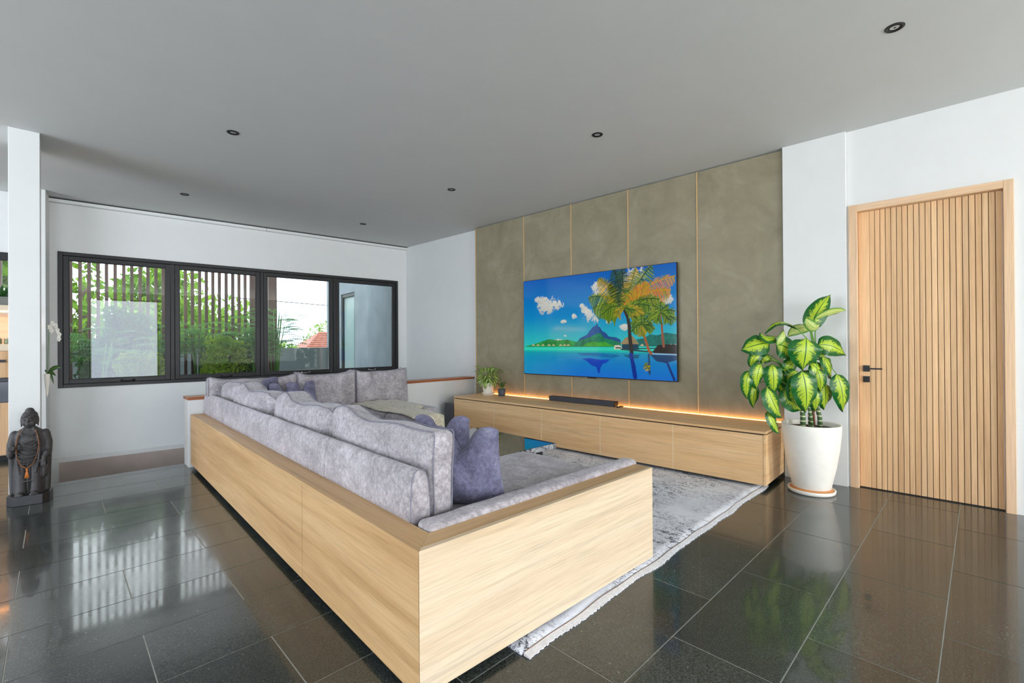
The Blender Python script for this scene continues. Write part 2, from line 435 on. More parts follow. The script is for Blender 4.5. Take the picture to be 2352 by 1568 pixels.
# floor: slab with grout on top, tiles on it
fl = MB(); fl.box(-5.8, 5.2, -5.25, FE, -.25, -.0016); fl.box(-5.8, -.10, FE, 8.15, -.25, -.0016)
floor = solo('floor', G, (0, 0, 0), fl, M_['grout'], kind='structure')
g = .0019
tile_cache = {}
def tile(x0, x1, y0, y1):
    key = (round(x1 - x0, 3), round(y1 - y0, 3))
    if key not in tile_cache:
        m = MB(); w, h = x1 - x0, y1 - y0; e = .0009
        m.add([(0, 0, -.0016), (w, 0, -.0016), (w, h, -.0016), (0, h, -.0016), (0, 0, -e), (w, 0, -e), (w, h, -e), (0, h, -e),
               (e, e, 0), (w - e, e, 0), (w - e, h - e, 0), (e, h - e, 0)],
              [(0, 1, 5, 4), (1, 2, 6, 5), (2, 3, 7, 6), (3, 0, 4, 7), (4, 5, 9, 8), (5, 6, 10, 9), (6, 7, 11, 10), (7, 4, 8, 11), (8, 9, 10, 11)])
        tile_cache[key] = mesh_of('tile', m, M_['tile'])
    o = bpy.data.objects.new('tile', tile_cache[key]); C.objects.link(o); o.parent = floor; o.location = (x0, y0, 0)
for k in range(-4, 20):
    y0 = .12 + .4055 * k; y1 = y0 + .4055
    off = .66 if k % 2 == 0 else .27
    xa, xb = (-2.2, 5.15)
    if y0 > FE - .05: xa, xb = -1.6, -.10
    y1 = min(y1, FE) if y0 < FE - .05 else y1
    if y1 > 8.0: continue
    if y0 > FE - .05 and y0 < FE: y0 = FE
    j = math.floor((xa - off) / .8)
    while off + .8 * j < xb:
        x0 = max(off + .8 * j, xa); x1 = min(off + .8 * (j + 1), xb); j += 1
        if x1 - x0 > .03:
            tile(x0 + g, x1 - g, y0 + g, y1 - g)
            if k == 14 and x0 < -.13: tile(x0 + g, min(x1, -.10) - g, FE + g, .12 + .4055 * 15 - g)

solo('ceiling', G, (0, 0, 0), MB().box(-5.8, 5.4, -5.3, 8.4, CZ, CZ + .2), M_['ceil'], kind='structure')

# right hand wall with the television, pilaster and door
wr = MB()
wr.box(4.99, 5.2, 5.36, 8.05, -1.6, CZ)            # white wall beyond the plaster panels
wr.box(4.935, 5.2, 1.0, 5.36, -.2, CZ)             # behind the panels
wr.box(4.90, 5.2, -5.3, -.352, 0, CZ); wr.box(4.90, 5.2, .594, .7, 0, CZ); wr.box(4.90, 5.2, -.352, .594, 2.40, CZ)
wall_r = solo('wall_right', T, (0, 0, 0), wr, M_['wall'], kind='structure')
child(wall_r, 'pilaster', (0, 0, 0), MB().box(4.863, 5.1, .62, 1.10, 0, CZ), M_['wall'], bevel=.002)
seams = [1.104, 1.905, 2.712, 3.53, 4.347, 5.352]
for a, b in zip(seams[:-1], seams[1:]):
    child(wall_r, 'panel', (0, (a + b) / 2, 1.7), MB().box(4.90, 4.93, a + .006, b - .006, .30, CZ - .012), M_['panel'], bevel=.0015).location = (0, (a + b) / 2, 1.7)
for a in seams[1:]:
    child(wall_r, 'inlay_strip', (0, 0, 0), MB().box(4.892, 4.93, a - .005, a + .005, .30, CZ - .012), M_['gold_trim'])

# window wall behind the stairs
U0, U1, Z0, Z1 = -.58, 3.92, .735, 2.405
wb = MB(); a, b = 7.918, 8.12
wb.box(-.70, U0, a, b, -2, CZ); wb.box(U1, 4.35, a, b, -2, CZ); wb.box(U0, U1, a, b, -2, Z0); wb.box(U0, U1, a, b, Z1, CZ)
wb.box(-6.4, -.70, a, b, -.2, 1.80); wb.box(-6.4, -.70, a, b, 2.34, CZ); wb.box(-6.4, -3.1, a, b, 1.80, 2.34)
wall_b = solo('wall_back', W, (0, 0, 0), wb, M_['wall'], kind='structure')
child(wall_b, 'ledge', (0, 0, 0), MB().box(-.70, 4.3, 7.86, 7.918, -2, -.125), M_['wall'], bevel=.003)
child(wall_b, 'stone_panel', (0, 0, 0), MB().box(-.572, 1.3, 7.85, 7.861, -1.4, -.170), M_['brown_tile'])
tr = solo('trim_1', W, (0, 0, 0), MB().box(-.68, 1.715, 7.84, 7.918, CZ - .055, CZ - .018).box(1.722, 4.14, 7.84, 7.918, CZ - .055, CZ - .018), M_['wall'], kind='structure')
child(tr, 'shadow_gap', (0, 0, 0), MB().box(-.68, 4.14, 7.87, 7.918, CZ - .018, CZ), M_['kick'])
solo('wall_stub', W, (0, 0, 0), MB().box(-.82, -.655, 7.54, 7.918, -2, CZ), M_['wall'], kind='structure', bevel=.004)
solo('wall_low', G, (0, 0, 0), MB().box(.975, 4.86, 5.69, 5.92, -2, .686), M_['wall'], kind='structure', bevel=.002)
solo('trim_2', G, (0, 0, 0), MB().box(.968, 4.82, 5.682, 5.928, .686, .716), M_['teak'], kind='structure', bevel=.003)
# stair flight and lower landing inside the well
st = MB()
for i in range(9): st.box(.2 + .30 * i, 4.9, FE + .02, 7.84, -1.95, -.17 - .17 * i) if False else None
st.box(-.12, 4.95, FE, 8.1, -2.1, -1.95)
for i in range(8): st.box(4.7 - .29 * (i + 1), 4.7 - .29 * i, 5.95, 7.86, -1.95, -.35 - .2 * i)
solo('floor_lower', G, (0, 0, 0), st, M_['tile'], kind='structure')
solo('wall_stairwell', G, (0, 0, 0), MB().box(-.20, -.10, FE, 7.8, -2, -.25).box(-.10, 4.9, FE - .1, FE, -2, -.25), M_['wall'], kind='structure')
solo('column', G, (0, 0, 0), MB().box(-.267, -.084, 5.585, 6.08, 0, CZ), M_['wall'], kind='structure', bevel=.003)

# walls behind the viewer and on the left side: glazed openings, slits and corner one added for light
OP = 2.85
wf = MB()
OPS = ((-5.4, -2.3), (-1.2, .66), (.93, 1.23), (3.80, 4.11))
for a_, b_ in ((-5.8, -5.4), (-2.3, -1.2), (.66, .93), (1.23, 3.80), (4.11, 5.3)): wf.box(a_, b_, -5.25, -5.05, 0, CZ)
for a_, b_ in OPS: wf.box(a_, b_, -5.25, -5.05, OP, CZ)

solo('wall_front', G, (0, 0, 0), wf, M_['wall'], kind='structure')
wf = MB(); wf.box(-5.8, -5.55, -5.05, 1.55, 0, CZ); wf.box(-5.8, -5.55, 6.45, 8.4, 0, CZ); wf.box(-5.8, -5.55, 1.55, 6.45, OP, CZ)
solo('wall_left', G, (0, 0, 0), wf, M_['wall'], kind='structure')
for num, xs, lo, hi in (('3', (.93, 1.21), .93, 1.23), ('7', (3.80, 4.09), 3.80, 4.11), ('5', (-1.2, .61), -1.2, .66), ('6', (-5.4, -3.87, -2.35), -5.4, -2.3)):  # slit and corner frames belong to the openings added for light
    fm = MB()
    zb_ = 0; tw_ = .02 if num in '37' else .05
    for x in xs: fm.box(x, x + tw_, -5.2, -5.14, zb_, OP)
    fm.box(lo, hi, -5.2, -5.14, zb_, zb_ + .06); fm.box(lo, hi, -5.2, -5.14, OP - .06, OP)
    solo('window_' + num, G, (0, 0, 0), fm, M_['black_metal'], kind='structure')
fm = MB()
for y in (1.55, 3.15, 4.8, 6.40): fm.box(-5.70, -5.64, y, y + .05, 0, OP)
fm.box(-5.70, -5.64, 1.55, 6.45, 0, .06); fm.box(-5.70, -5.64, 1.55, 6.45, OP - .06, OP)
solo('window_4', G, (0, 0, 0), fm, M_['black_metal'], kind='structure')

# ------------------------------------------------------------------ the window
def ring(m, u0, u1, z0, z1, t, v0, v1, tb=None, tt=None):
    tb = tb or t; tt = tt or t
    m.box(u0, u0 + t, v0, v1, z0, z1); m.box(u1 - t, u1, v0, v1, z0, z1)
    m.box(u0 + t, u1 - t, v0, v1, z0, z0 + tb); m.box(u0 + t, u1 - t, v0, v1, z1 - tt, z1); return m
win = Th('window_1', W, (1.67, 7.9, Z0), None, None, kind='structure')
f = ring(MB(), U0 - .004, U1 + .004, Z0 - .004, Z1 + .004, .045, 7.900, 7.99)
cuts = [U0 + .041, .553, 1.662, 2.767, U1 - .041]
for c in cuts[1:-1]: f.box(c - .022, c + .022, 7.905, 7.99, Z0 + .04, Z1 - .04)
win.part('frame', f, M_['black_metal'], bevel=.003)
for i in range(4):
    u0 = cuts[i] + (.0 if i == 0 else .024); u1 = cuts[i + 1] - (.0 if i == 3 else .024)
    sm = ring(MB(), u0 + .002, u1 - .002, Z0 + .043, Z1 - .043, .052, 7.915, 7.975)
    ring(sm, u0 + .048, u1 - .048, Z0 + .09, Z1 - .09, .012, 7.925, 7.965)
    sash = win.part('sash', sm, M_['black_metal'], bevel=.003)
    win.part('pane', MB().box(u0 + .05, u1 - .05, 7.943, 7.949, Z0 + .095, Z1 - .095), M_['glass'], parent=sash)
    c = (u0 + u1) / 2 + .08
    h = MB().box(c - .07, c - .05, 7.895, 7.915, Z0 + .05, Z0 + .075).box(c + .05, c + .07, 7.895, 7.915, Z0 + .05, Z0 + .075)
    h.tube([(c - .075, 7.893, Z0 + .062), (c, 7.885, Z0 + .052), (c + .075, 7.893, Z0 + .062)], .006)
    win.part('handle', h, M_['black_metal'] if i < 2 else M_['chrome'], parent=sash, smooth=True)

win2 = Th('window_2', W, (-1.8, 7.9, 1.80), None, None, kind='structure')
win2.part('frame', ring(MB(), -3.1, -.72, 1.80, 2.34, .09, 7.90, 7.99), M_['black_metal'], bevel=.003)
win2.part('pane', MB().box(-3.02, -.80, 7.943, 7.949, 1.88, 2.26), M_['glass'])

# ------------------------------------------------------------------ door
d = Th('door_1', T, (4.9, .1, 0), None, None, kind='structure')
dv0, dv1, dz = -.3075, .5445, 2.349
fr_ = MB()
fr_.box(4.885, 5.0, dv1 + .0025, .604, 0, 2.4075); fr_.box(4.885, 5.0, -.362, dv0 - .0025, 0, 2.4075)
d.part('jamb', MB().box(4.882, 5.0, dv1 + .0025, .604, 0, 2.408), M_['oak_frame'], bevel=.002)
d.part('jamb', MB().box(4.882, 5.0, -.362, dv0 - .0025, 0, 2.408), M_['oak_frame'], bevel=.002)
d.part('head', MB().box(4.8825, 5.0, dv0 - .0025, dv1 + .0025, 2.351, 2.4075), wood('oak_head', lin(220, 180, 140), lin(232, 196, 158), lin(238, 206, 172), axis='y', rough=.5), bevel=.002)
leaf = d.part('leaf', MB().box(4.955, 4.99, dv0, dv1, .008, dz), plain('door_core', lin(120, 84, 52), .7))
d.part('stile', MB().box(4.940, 4.957, .469, dv1, .008, dz), M_['oak_z'], parent=leaf, bevel=.0015)
nb = 22; bw = (.469 - dv0) / nb
bm_ = mesh_of('board', MB().box(-.009, .008, .0018, bw - .0018, .008, dz), M_['oak_z'])
for i in range(nb):
    o = bpy.data.objects.new('board', bm_); C.objects.link(o); o.parent = leaf
    o.location = (4.949 - 4.9, dv0 + i * bw - .1, 0); finish(o, .0012, 1)
hd = d.part('handle', MB().box(4.925, 4.941, .4735, .5185, .990, 1.042).box(4.895, 4.925, .490, .502, 1.010, 1.022).box(4.892, 4.903, .388, .502, 1.010, 1.022), M_['black_metal'], parent=leaf, bevel=.001)
kh = d.part('keyhole_plate', MB().box(4.925, 4.941, .4735, .5185, .900, .950), M_['black_metal'], parent=leaf, bevel=.001)
d.part('threshold', MB().box(4.93, 5.0, dv0, dv1, 0, .006), M_['kick'])

# ------------------------------------------------------------------ ceiling spots
spots = [((3.441, .337), 'black recessed ceiling spot above the wooden door side of the room'),
         ((1.082, 4.446), 'black recessed ceiling spot, left one of the middle pair, over the wood-backed sofa side'),
         ((3.350, 2.324), 'black recessed ceiling spot in front of the television wall, large and tilted'),
         ((1.111, 6.671), 'black recessed ceiling spot over the stairwell near the white column'),
         ((3.309, 4.342), 'small black recessed ceiling spot between television wall and far window'),
         ((3.298, 6.500), 'smallest black recessed ceiling spot, above the right end of the long window')]
for (x, y), lab in spots:
    t = Th('ceiling_spot', G, (x, y, CZ), lab, 'ceiling light', 'recessed ceiling spots')
    t.part('trim_ring', MB().lathe([(.030, .012), (.031, -.002), (.044, -.005), (.047, -.002), (.047, .002)], (x, y, CZ), 28), M_['black_metal'], smooth=True)
    t.part('baffle', MB().lathe([(.0305, .0), (.026, -.004), (.020, .006), (.006, .008), (.0001, .008)], (x, y, CZ), 24), plain('spot_baffle', lin(6, 6, 6), .7), smooth=True)
    t.part('lens', MB().ball((x + .004, y, CZ + .003), (.009, .009, .005)), M_['oven_glass'], smooth=True)

# ------------------------------------------------------------------ TV bench
bx0, bx1, by0, by1 = 4.28, 4.865, 1.106, 5.155
bench = Th('tv_bench', T, (4.57, 3.13, 0), 'long low light oak media bench under the television with five flap fronts', 'tv bench')
bench.part('lid', MB().box(bx0, bx1, by0, by1, .472, .494), M_['bench_y'], bevel=.0012)
bench.part('carcass', MB().box(bx0 + .022, bx1, by0 + .022, by1 - .003, .045, .4715), M_['kick'])
bench.part('side_panel', MB().box(bx0 + .0, bx1, by0, by0 + .021, .040, .463), M_['bench_x'], bevel=.001)
bench.part('side_panel', MB().box(bx0 + .0, bx1, by1 - .0025, by1 + .0, .040, .463), M_['bench_x'])
bs = [by0 + .021, 1.912, 2.721, 3.538, 4.344, by1 - .003]
for i in range(5):
    a_, b_ = bs[i] + .0025, bs[i + 1] - .0025
    o = bench.part('door', MB().box(bx0 + .001, bx0 + .0205, a_, b_, .040, .461), M_['bench_y'], bevel=.001)
for c_ in bs[1:-1]: bench.part('edge_strip', MB().box(bx0 + .0008, bx0 + .021, c_ - .0022, c_ + .0022, .042, .460), plain('pale_edge', lin(252, 236, 206), .5))
bench.part('plinth', MB().box(bx0 + .10, bx1, by0 + .10, by1 - .1, 0, .045), M_['kick'])
solo('led_strip', T, (4.88, 3.2, .48), MB().box(4.872, 4.878, by0 + .01, by1 - .02, .484, .497), M_['led'], 'glowing amber light strip running along the back edge of the oak bench', 'light strip')

# ------------------------------------------------------------------ television with its picture
tv = Th('television', T, (4.86, 3.208, .82), 'large flat wall television showing a tropical lagoon with palm trees', 'television')
ty0, ty1, tz0, tz1 = 2.106, 4.311, .820, 2.112
tv.part('housing', MB().box(4.845, 4.875, ty0, ty1, tz0, tz1), M_['black_plastic'], bevel=.003)
tv.part('wall_bracket', MB().box(4.875, 4.899, 2.8, 3.6, 1.2, 1.8), M_['black_metal'])
tv.part('sensor', MB().box(4.847, 4.865, 3.14, 3.26, tz0 - .012, tz0 + .001), M_['black_plastic'])

def paint_tv():
    Wd, Hd = 760, 444
    X, Y = np.meshgrid((np.arange(Wd) + .5) / Wd, (np.arange(Hd) + .5) / Hd)
    img = np.zeros((Hd, Wd, 3))
    rng = np.random.RandomState(3)
    def q(px, py):   # measured in an oblique close-up of the screen -> 0..1 on the screen
        s = (px - 175) / (1553 - 175); u = 1.303 * s / (1 + .303 * s)
        top = 340 - 175 * s; bot = 1165 + 75 * s
        return u, (py - top) / (bot - top)
    def col(*c): return np.array(lin(*c)[:3])
    def grad(y0, c0, y1, c1):
        m = (Y >= y0) & (Y <= y1); t = ((Y - y0) / (y1 - y0))[..., None]
        img[m] = (col(*c0) * (1 - t) + col(*c1) * t)[m]
    grad(0, (0, 98, 196), .40, (0, 142, 210)); grad(.40, (0, 142, 210), .72, (50, 208, 200))
    grad(.712, (40, 214, 190), .745, (60, 226, 200)); grad(.745, (30, 200, 180), .765, (20, 190, 185))
    grad(.765, (10, 160, 190), .82, (10, 140, 205)); grad(.82, (10, 140, 205), 1, (30, 120, 222))
    # greener water on the left of the pool
    m = Y > .77; k = (np.clip(.45 - X, 0, 1) * 1.4)[..., None] * m[..., None]
    img[:] = img * (1 - k * .6) + col(20, 190, 190) * k * .6
    def vnoise(sc, seed):
        r = np.random.RandomState(seed); g_ = r.rand(sc + 2, sc * 2 + 2)
        gx = X * sc * 2; gy = Y * sc; ix = gx.astype(int); iy = gy.astype(int); fx = gx - ix; fy = gy - iy
        fx = fx * fx * (3 - 2 * fx); fy = fy * fy * (3 - 2 * fy)
        return (g_[iy, ix] * (1 - fx) + g_[iy, ix + 1] * fx) * (1 - fy) + (g_[iy + 1, ix] * (1 - fx) + g_[iy + 1, ix + 1] * fx) * fy
    nz1 = .38 * vnoise(12, 1) + .32 * vnoise(30, 2) + .3 * vnoise(70, 4)
    def cloud(px, py, rx, ry, c=(232, 232, 220), a=.95):
        u, v = q(px, py); d_ = ((X - u) / rx) ** 2 + ((Y - v) / ry) ** 2
        k = np.clip((1.0 - d_ + (nz1 - .5) * 3.2) * 1.6, 0, 1)[..., None] * a
        sh = np.clip((Y - v) / ry * .5 + .5, 0, 1)[..., None]
        img[:] = img * (1 - k) + (col(*c) * (1 - .25 * sh)) * k
    for a_ in [(400, 550, .085, .09), (470, 560, .05, .05), (330, 500, .05, .04), (820, 400, .035, .07), (870, 430, .04, .05), (720, 600, .03, .04), (760, 650, .045, .055), (810, 665, .03, .05), (690, 570, .025, .03),
               (630, 655, .02, .03), (530, 700, .025, .018), (960, 560, .08, .05), (1350, 520, .06, .04), (1460, 500, .05, .035), (1330, 590, .05, .05), (940, 700, .02, .016), (1080, 750, .03, .03), (545, 828, .012, .01), (490, 865, .03, .012),
               (1160, 300, .06, .12)]: cloud(*a_)
    def poly(pts, c, var=0, uv=False, alpha=1):
        P = np.array(pts if uv else [q(*p) for p in pts])
        ins = np.zeros(X.shape, bool); j = len(P) - 1
        for i in range(len(P)):
            xi, yi = P[i]; xj, yj = P[j]
            cnd = ((yi > Y) != (yj > Y)) & (X < (xj - xi) * (Y - yi) / ((yj - yi) + 1e-12) + xi); ins ^= cnd; j = i
        cc = col(*c) * (1 + (nz1[..., None] - .5) * var)
        img[ins] = (img * (1 - alpha) + cc * alpha)[ins]
    def line(p0, p1, w, c, uv=False):
        if not uv: p0, p1 = q(*p0), q(*p1)
        A = np.array(p0); Bv = np.array(p1) - A; asp = Hd / Wd
        x0 = int(max(0, (min(p0[0], p1[0]) - w) * Wd)); x1 = int(min(Wd, (max(p0[0], p1[0]) + w) * Wd + 2))
        y0 = int(max(0, (min(p0[1], p1[1]) - w * 2) * Hd)); y1 = int(min(Hd, (max(p0[1], p1[1]) + w * 2) * Hd + 2))
        if x1 <= x0 or y1 <= y0: return
        xs = X[y0:y1, x0:x1]; ys = Y[y0:y1, x0:x1]
        bx, by = Bv[0], Bv[1] * asp; px_, py_ = xs - A[0], (ys - A[1]) * asp
        t = np.clip((px_ * bx + py_ * by) / (bx * bx + by * by + 1e-12), 0, 1)
        dd = np.hypot(px_ - t * bx, py_ - t * by)
        k = np.clip((w - dd) * Wd + .5, 0, 1)[..., None]
        img[y0:y1, x0:x1] = img[y0:y1, x0:x1] * (1 - k) + col(*c) * k
    # far shore and mountain
    poly([(180, 925), (260, 905), (330, 880), (400, 858), (480, 870), (560, 862), (640, 880), (640, 928), (180, 928)], (40, 150, 70), 1.0)
    poly([(640, 900), (680, 850), (740, 820), (770, 780), (800, 745), (820, 740), (833, 715), (845, 745), (862, 752), (880, 785), (910, 800), (940, 835), (1000, 842), (1045, 862), (1050, 925), (640, 925)], (36, 84, 150), .5)
    poly([(620, 928), (640, 885), (700, 862), (760, 845), (820, 815), (860, 800), (900, 850), (960, 862), (1045, 890), (1050, 928)], (30, 130, 90), 1.1)
    poly([(700, 925), (740, 895), (800, 880), (850, 890), (900, 880), (950, 905), (1000, 925)], (70, 170, 50), .8)
    poly([(1190, 860), (1260, 850), (1310, 815), (1380, 825), (1450, 800), (1553, 815), (1553, 925), (1190, 925)], (24, 110, 100), 1.2)
    for hx in (260, 300, 345, 400, 440, 505, 540, 573):
        poly([(hx - 17, 918), (hx, 903), (hx + 17, 918)], (225, 195, 150))
    # mountain reflection in the pool
    poly([(700, 1035), (760, 1030), (870, 1045), (950, 1040), (920, 1070), (880, 1085), (862, 1120), (855, 1168), (840, 1165), (825, 1110), (780, 1095), (750, 1065)], (20, 70, 190), .4)
    poly([(650, 985), (830, 982), (1000, 1000), (1050, 1010), (960, 1030), (800, 1010), (690, 1005)], (16, 100, 170), .8, alpha=.7)
    poly([(1060, 1000), (1220, 1000), (1200, 1035), (1120, 1030)], (10, 80, 110), .6, alpha=.8)
    # water hut, boat, jetty
    poly([(1040, 905), (1085, 850), (1150, 825), (1215, 905)], (150, 130, 90), .8)
    poly([(1060, 905), (1200, 905), (1215, 955), (1050, 955)], (16, 60, 80), .5)
    poly([(985, 950), (990, 915), (1030, 912), (1055, 925), (1060, 950)], (225, 215, 190), .3)
    poly([(1000, 932), (1050, 932), (1050, 942), (1000, 942)], (50, 70, 80))
    line((1050, 950), (1330, 975), .004, (40, 70, 80)); line((1200, 945), (1540, 940), .003, (30, 80, 90))
    for hx in (1240, 1500, 1540): poly([(hx - 20, 920), (hx, 900), (hx + 20, 920)], (215, 190, 150))
    poly([(1340, 965), (1380, 915), (1450, 905), (1553, 910), (1553, 995), (1340, 985)], (40, 30, 26), 1.2)
    poly([(1310, 1000), (1553, 1005), (1553, 1050), (1450, 1075), (1370, 1060)], (22, 30, 80), .8, alpha=.85)
    line((1310, 990), (1553, 1000), .0035, (150, 190, 225))
    # trunks
    def trunk(pts, w0, w1, c):
        for i in range(len(pts) - 1): line(pts[i], pts[i + 1], w0 + (w1 - w0) * i / len(pts), c)
    trunk([(1085, 600), (1112, 660), (1125, 740), (1130, 840), (1138, 920), (1145, 985)], .009, .012, (44, 40, 34))
    trunk([(1238, 740), (1255, 810), (1275, 880), (1300, 960), (1320, 990)], .006, .008, (170, 96, 50))
    trunk([(1408, 640), (1418, 720), (1425, 830), (1435, 925)], .005, .008, (150, 92, 64))
    trunk([(1138, 1000), (1158, 1090), (1175, 1200)], .011, .014, (14, 50, 150))
    trunk([(1300, 1000), (1306, 1170)], .006, .006, (40, 80, 120)); trunk([(1460, 1060), (1530, 1230)], .006, .009, (30, 60, 130))
    def frond(c, tip, sag, cols, wl, n=95):
        c = q(*c); tip = q(*tip); cx, cy = (c[0] + tip[0]) / 2, (c[1] + tip[1]) / 2 - sag
        prev = c
        for i in range(1, n):
            t = i / n; x = (1 - t) ** 2 * c[0] + 2 * t * (1 - t) * cx + t * t * tip[0]; y = (1 - t) ** 2 * c[1] + 2 * t * (1 - t) * cy + t * t * tip[1]
            dx, dy = x - prev[0], (y - prev[1]) * .6; L = math.hypot(dx, dy) + 1e-9; dx /= L; dy /= L
            l_ = wl * 1.15 * (math.sin(PI * min(1, t * .9 + .1)) ** .6)
            for sgn in (-1, 1):
                cc = cols[rng.randint(len(cols))]; j_ = .75 + .5 * rng.rand()
                ex = x + (dx * .5 - sgn * dy * .8) * l_ * j_; ey = y + ((dy * .5 + sgn * dx * .8) * l_ * j_ + .62 * l_) / .6
                line((x, y), (ex, ey), .0011, cc, uv=True)
            line(prev, (x, y), .002, cols[0], uv=True); prev = (x, y)
    gr = [(28, 70, 20), (60, 110, 20), (110, 150, 20), (150, 170, 40)]; yl = [(110, 120, 20), (180, 160, 20), (220, 170, 40), (90, 120, 20)]
    og = [(214, 150, 30), (226, 110, 30), (190, 160, 30), (120, 130, 20)]; dk = [(14, 40, 20), (30, 70, 20), (50, 90, 20)]
    P0 = (1082, 585)
    for tip, sg, cl, w_ in [((800, 590), .10, gr, .05), ((760, 490), .12, gr, .05), ((850, 310), .08, yl, .05), ((950, 360), .04, yl, .04), ((990, 225), .05, dk, .055), ((1060, 200), .02, dk, .05), ((1190, 215), .03, yl, .05),
                            ((1330, 190), .06, gr, .055), ((1290, 340), .06, og, .05), ((1540, 290), .12, og, .055), ((1500, 420), .12, og, .055), ((1400, 500), .08, gr, .05), ((1310, 560), .06, gr, .05),
                            ((950, 640), .07, gr, .05), ((880, 640), .10, gr, .05), ((1230, 640), .06, yl, .05), ((1010, 640), .05, yl, .03), ((1150, 620), .04, gr, .03)]:
        frond(P0, tip, sg, cl, w_)
    for tip in [(1140, 720), (1160, 660), (1150, 790), (1230, 640), (1310, 660), (1330, 720), (1350, 770), (1290, 790), (1235, 830)]: frond((1238, 730), tip, .04, gr if tip != (1235, 830) else yl, .025, 34)
    for tip in [(1290, 640), (1340, 560), (1410, 520), (1480, 560), (1540, 610), (1545, 690), (1480, 690), (1340, 690), (1380, 700)]: frond((1408, 625), tip, .04, gr, .028, 36)
    frond((1300, 1140), (1270, 1070), .0, yl, .02, 20)
    return img
img = paint_tv(); Hd, Wd = img.shape[:2]
ys = np.linspace(ty1 - .006, ty0 + .006, Wd + 1) - 3.208; zs = np.linspace(tz1 - .006, tz0 + .009, Hd + 1) - .82
gy, gz = np.meshgrid(ys, zs); verts = np.stack([np.full(gy.shape, 4.8440 - 4.86), gy, gz], -1).reshape(-1, 3)
ii, jj = np.meshgrid(np.arange(Wd), np.arange(Hd)); a0 = (jj * (Wd + 1) + ii).ravel()
faces = np.stack([a0, a0 + Wd + 1, a0 + Wd + 2, a0 + 1], -1)
me = bpy.data.meshes.new('screen'); me.vertices.add(len(verts)); me.vertices.foreach_set('co', verts.ravel())
me.loops.add(faces.size); me.loops.foreach_set('vertex_index', faces.ravel()); me.polygons.add(len(faces)); me.polygons.foreach_set('loop_start', np.arange(0, faces.size, 4))
me.update(calc_edges=True)
ca = me.color_attributes.new('picture', 'FLOAT_COLOR', 'CORNER'); c4 = np.ones((len(faces), 4, 4), np.float32); c4[:, :, :3] = img.reshape(-1, 1, 3)
ca.data.foreach_set('color', c4.ravel())
n = N('screen_picture'); at = n.node('ShaderNodeVertexColor', layer_name='picture'); n.link(at.outputs[0], n.b.inputs['Emission Color']); n.b.inputs['Emission Strength'].default_value = .70
me.materials.append(n.out((.004, .004, .005, 1), .08, spec=.35))
so = bpy.data.objects.new('screen', me); C.objects.link(so); so.parent = tv.e

# ------------------------------------------------------------------ things on the bench
sb = Th('soundbar', T, (4.81, 3.31, .494), 'slim dark grey soundbar lying on the oak bench under the television', 'soundbar')
sb.part('body', MB().box(4.762, 4.852, 2.84, 3.805, .496, .556), M_['dark_cloth'], bevel=.004)
sb.part('end_cap', MB().box(4.7605, 4.8535, 2.832, 2.8405, .495, .557), M_['black_plastic'], bevel=.002)
for y_ in (2.90, 3.70): sb.part('foot', MB().box(4.78, 4.84, y_, y_ + .04, .494, .4965), M_['black_plastic'])
rm = Th('remote_control', T, (4.80, 2.79, .494), 'black remote control lying at the near end of the soundbar', 'remote')
rm.part('body', MB().box(4.755, 4.91 - .045, 2.765, 2.805, .494, .506), M_['black_plastic'], bevel=.004)
rm.part('button', MB().ball((4.785, 2.785, .506), (.006, .006, .003)), M_['chrome'], smooth=True)

def mk_leaf(pts, nrm, w, cup=.12, wav=.0, prof=None, n=9, m=4):
    """leaf along the centre line pts (3 bezier points); returns MB with uv"""
    b = MB(); b.uv = []
    p0, p1, p2 = [Vector(p) for p in pts]; nrm = Vector(nrm).normalized(); ph = random.random() * 6
    for i in range(n + 1):
        t = i / n; c = p0 * (1 - t) ** 2 + p1 * 2 * t * (1 - t) + p2 * t * t
        tg = ((p1 - p0) * (1 - t) + (p2 - p1) * t).normalized()
        sd = tg.cross(nrm).normalized(); up = sd.cross(tg).normalized()
        wd = w * (prof(t) if prof else (math.sin(PI * t ** .8) ** .75) if 0 < t < 1 else 0)
        for j in range(-m, m + 1):
            s = j / m
            z = cup * w * abs(s) ** 1.3 + wav * w * math.sin(t * 17 + ph + s) * abs(s) ** 2 * (1 if s > 0 else -1)
            b.v.append(tuple(c + sd * (s * wd / 2) + up * z)); b.uv.append((t, .5 + s / 2))
    k = 2 * m + 1
    for i in range(n):
        for j in range(2 * m):
            a_ = i * k + j; b.f.append((a_, a_ + 1, a_ + k + 1, a_ + k))
    return b

# light green plant in a white pot
def place_leaf(th, mesh, loc, rot, sc, parent=None):
    o = bpy.data.objects.new('leaf', mesh); C.objects.link(o); o.parent = parent or th.e
    o.location = loc; o.rotation_euler = rot; o.scale = (sc, sc, sc); return o
u0, v0 = 4.70, 4.885
p = Th('potted_plant', T, (u0, v0, .494), 'bushy light green plant in a white pot on the far end of the bench', 'plant')
pot = p.part('pot', MB().lathe([(.0, .012), (.062, .012), (.068, .02), (.089, .175), (.092, .180), (.085, .180), (.080, .160), (.0, .160)], (u0, v0, .494), 40), M_['cream_pot'], smooth=True)
p.part('saucer', MB().lathe([(.0, 0), (.078, 0), (.093, .036), (.096, .040), (.089, .040), (.076, .012), (0, .010)], (u0, v0, .494), 40), M_['cream_pot'], smooth=True)
p.part('soil', MB().lathe([(.079, .161), (.04, .166), (.0001, .168)], (u0, v0, .494), 24), M_['soil'])
lm = [mesh_of('leaf', mk_leaf([(0, 0, 0), (.055, 0, .02 * k_), (.115, 0, -.012 * k_)], (0, 0, 1), .040), M_['agla'], smooth=True) for k_ in (.4, 1.2, 2.2)]
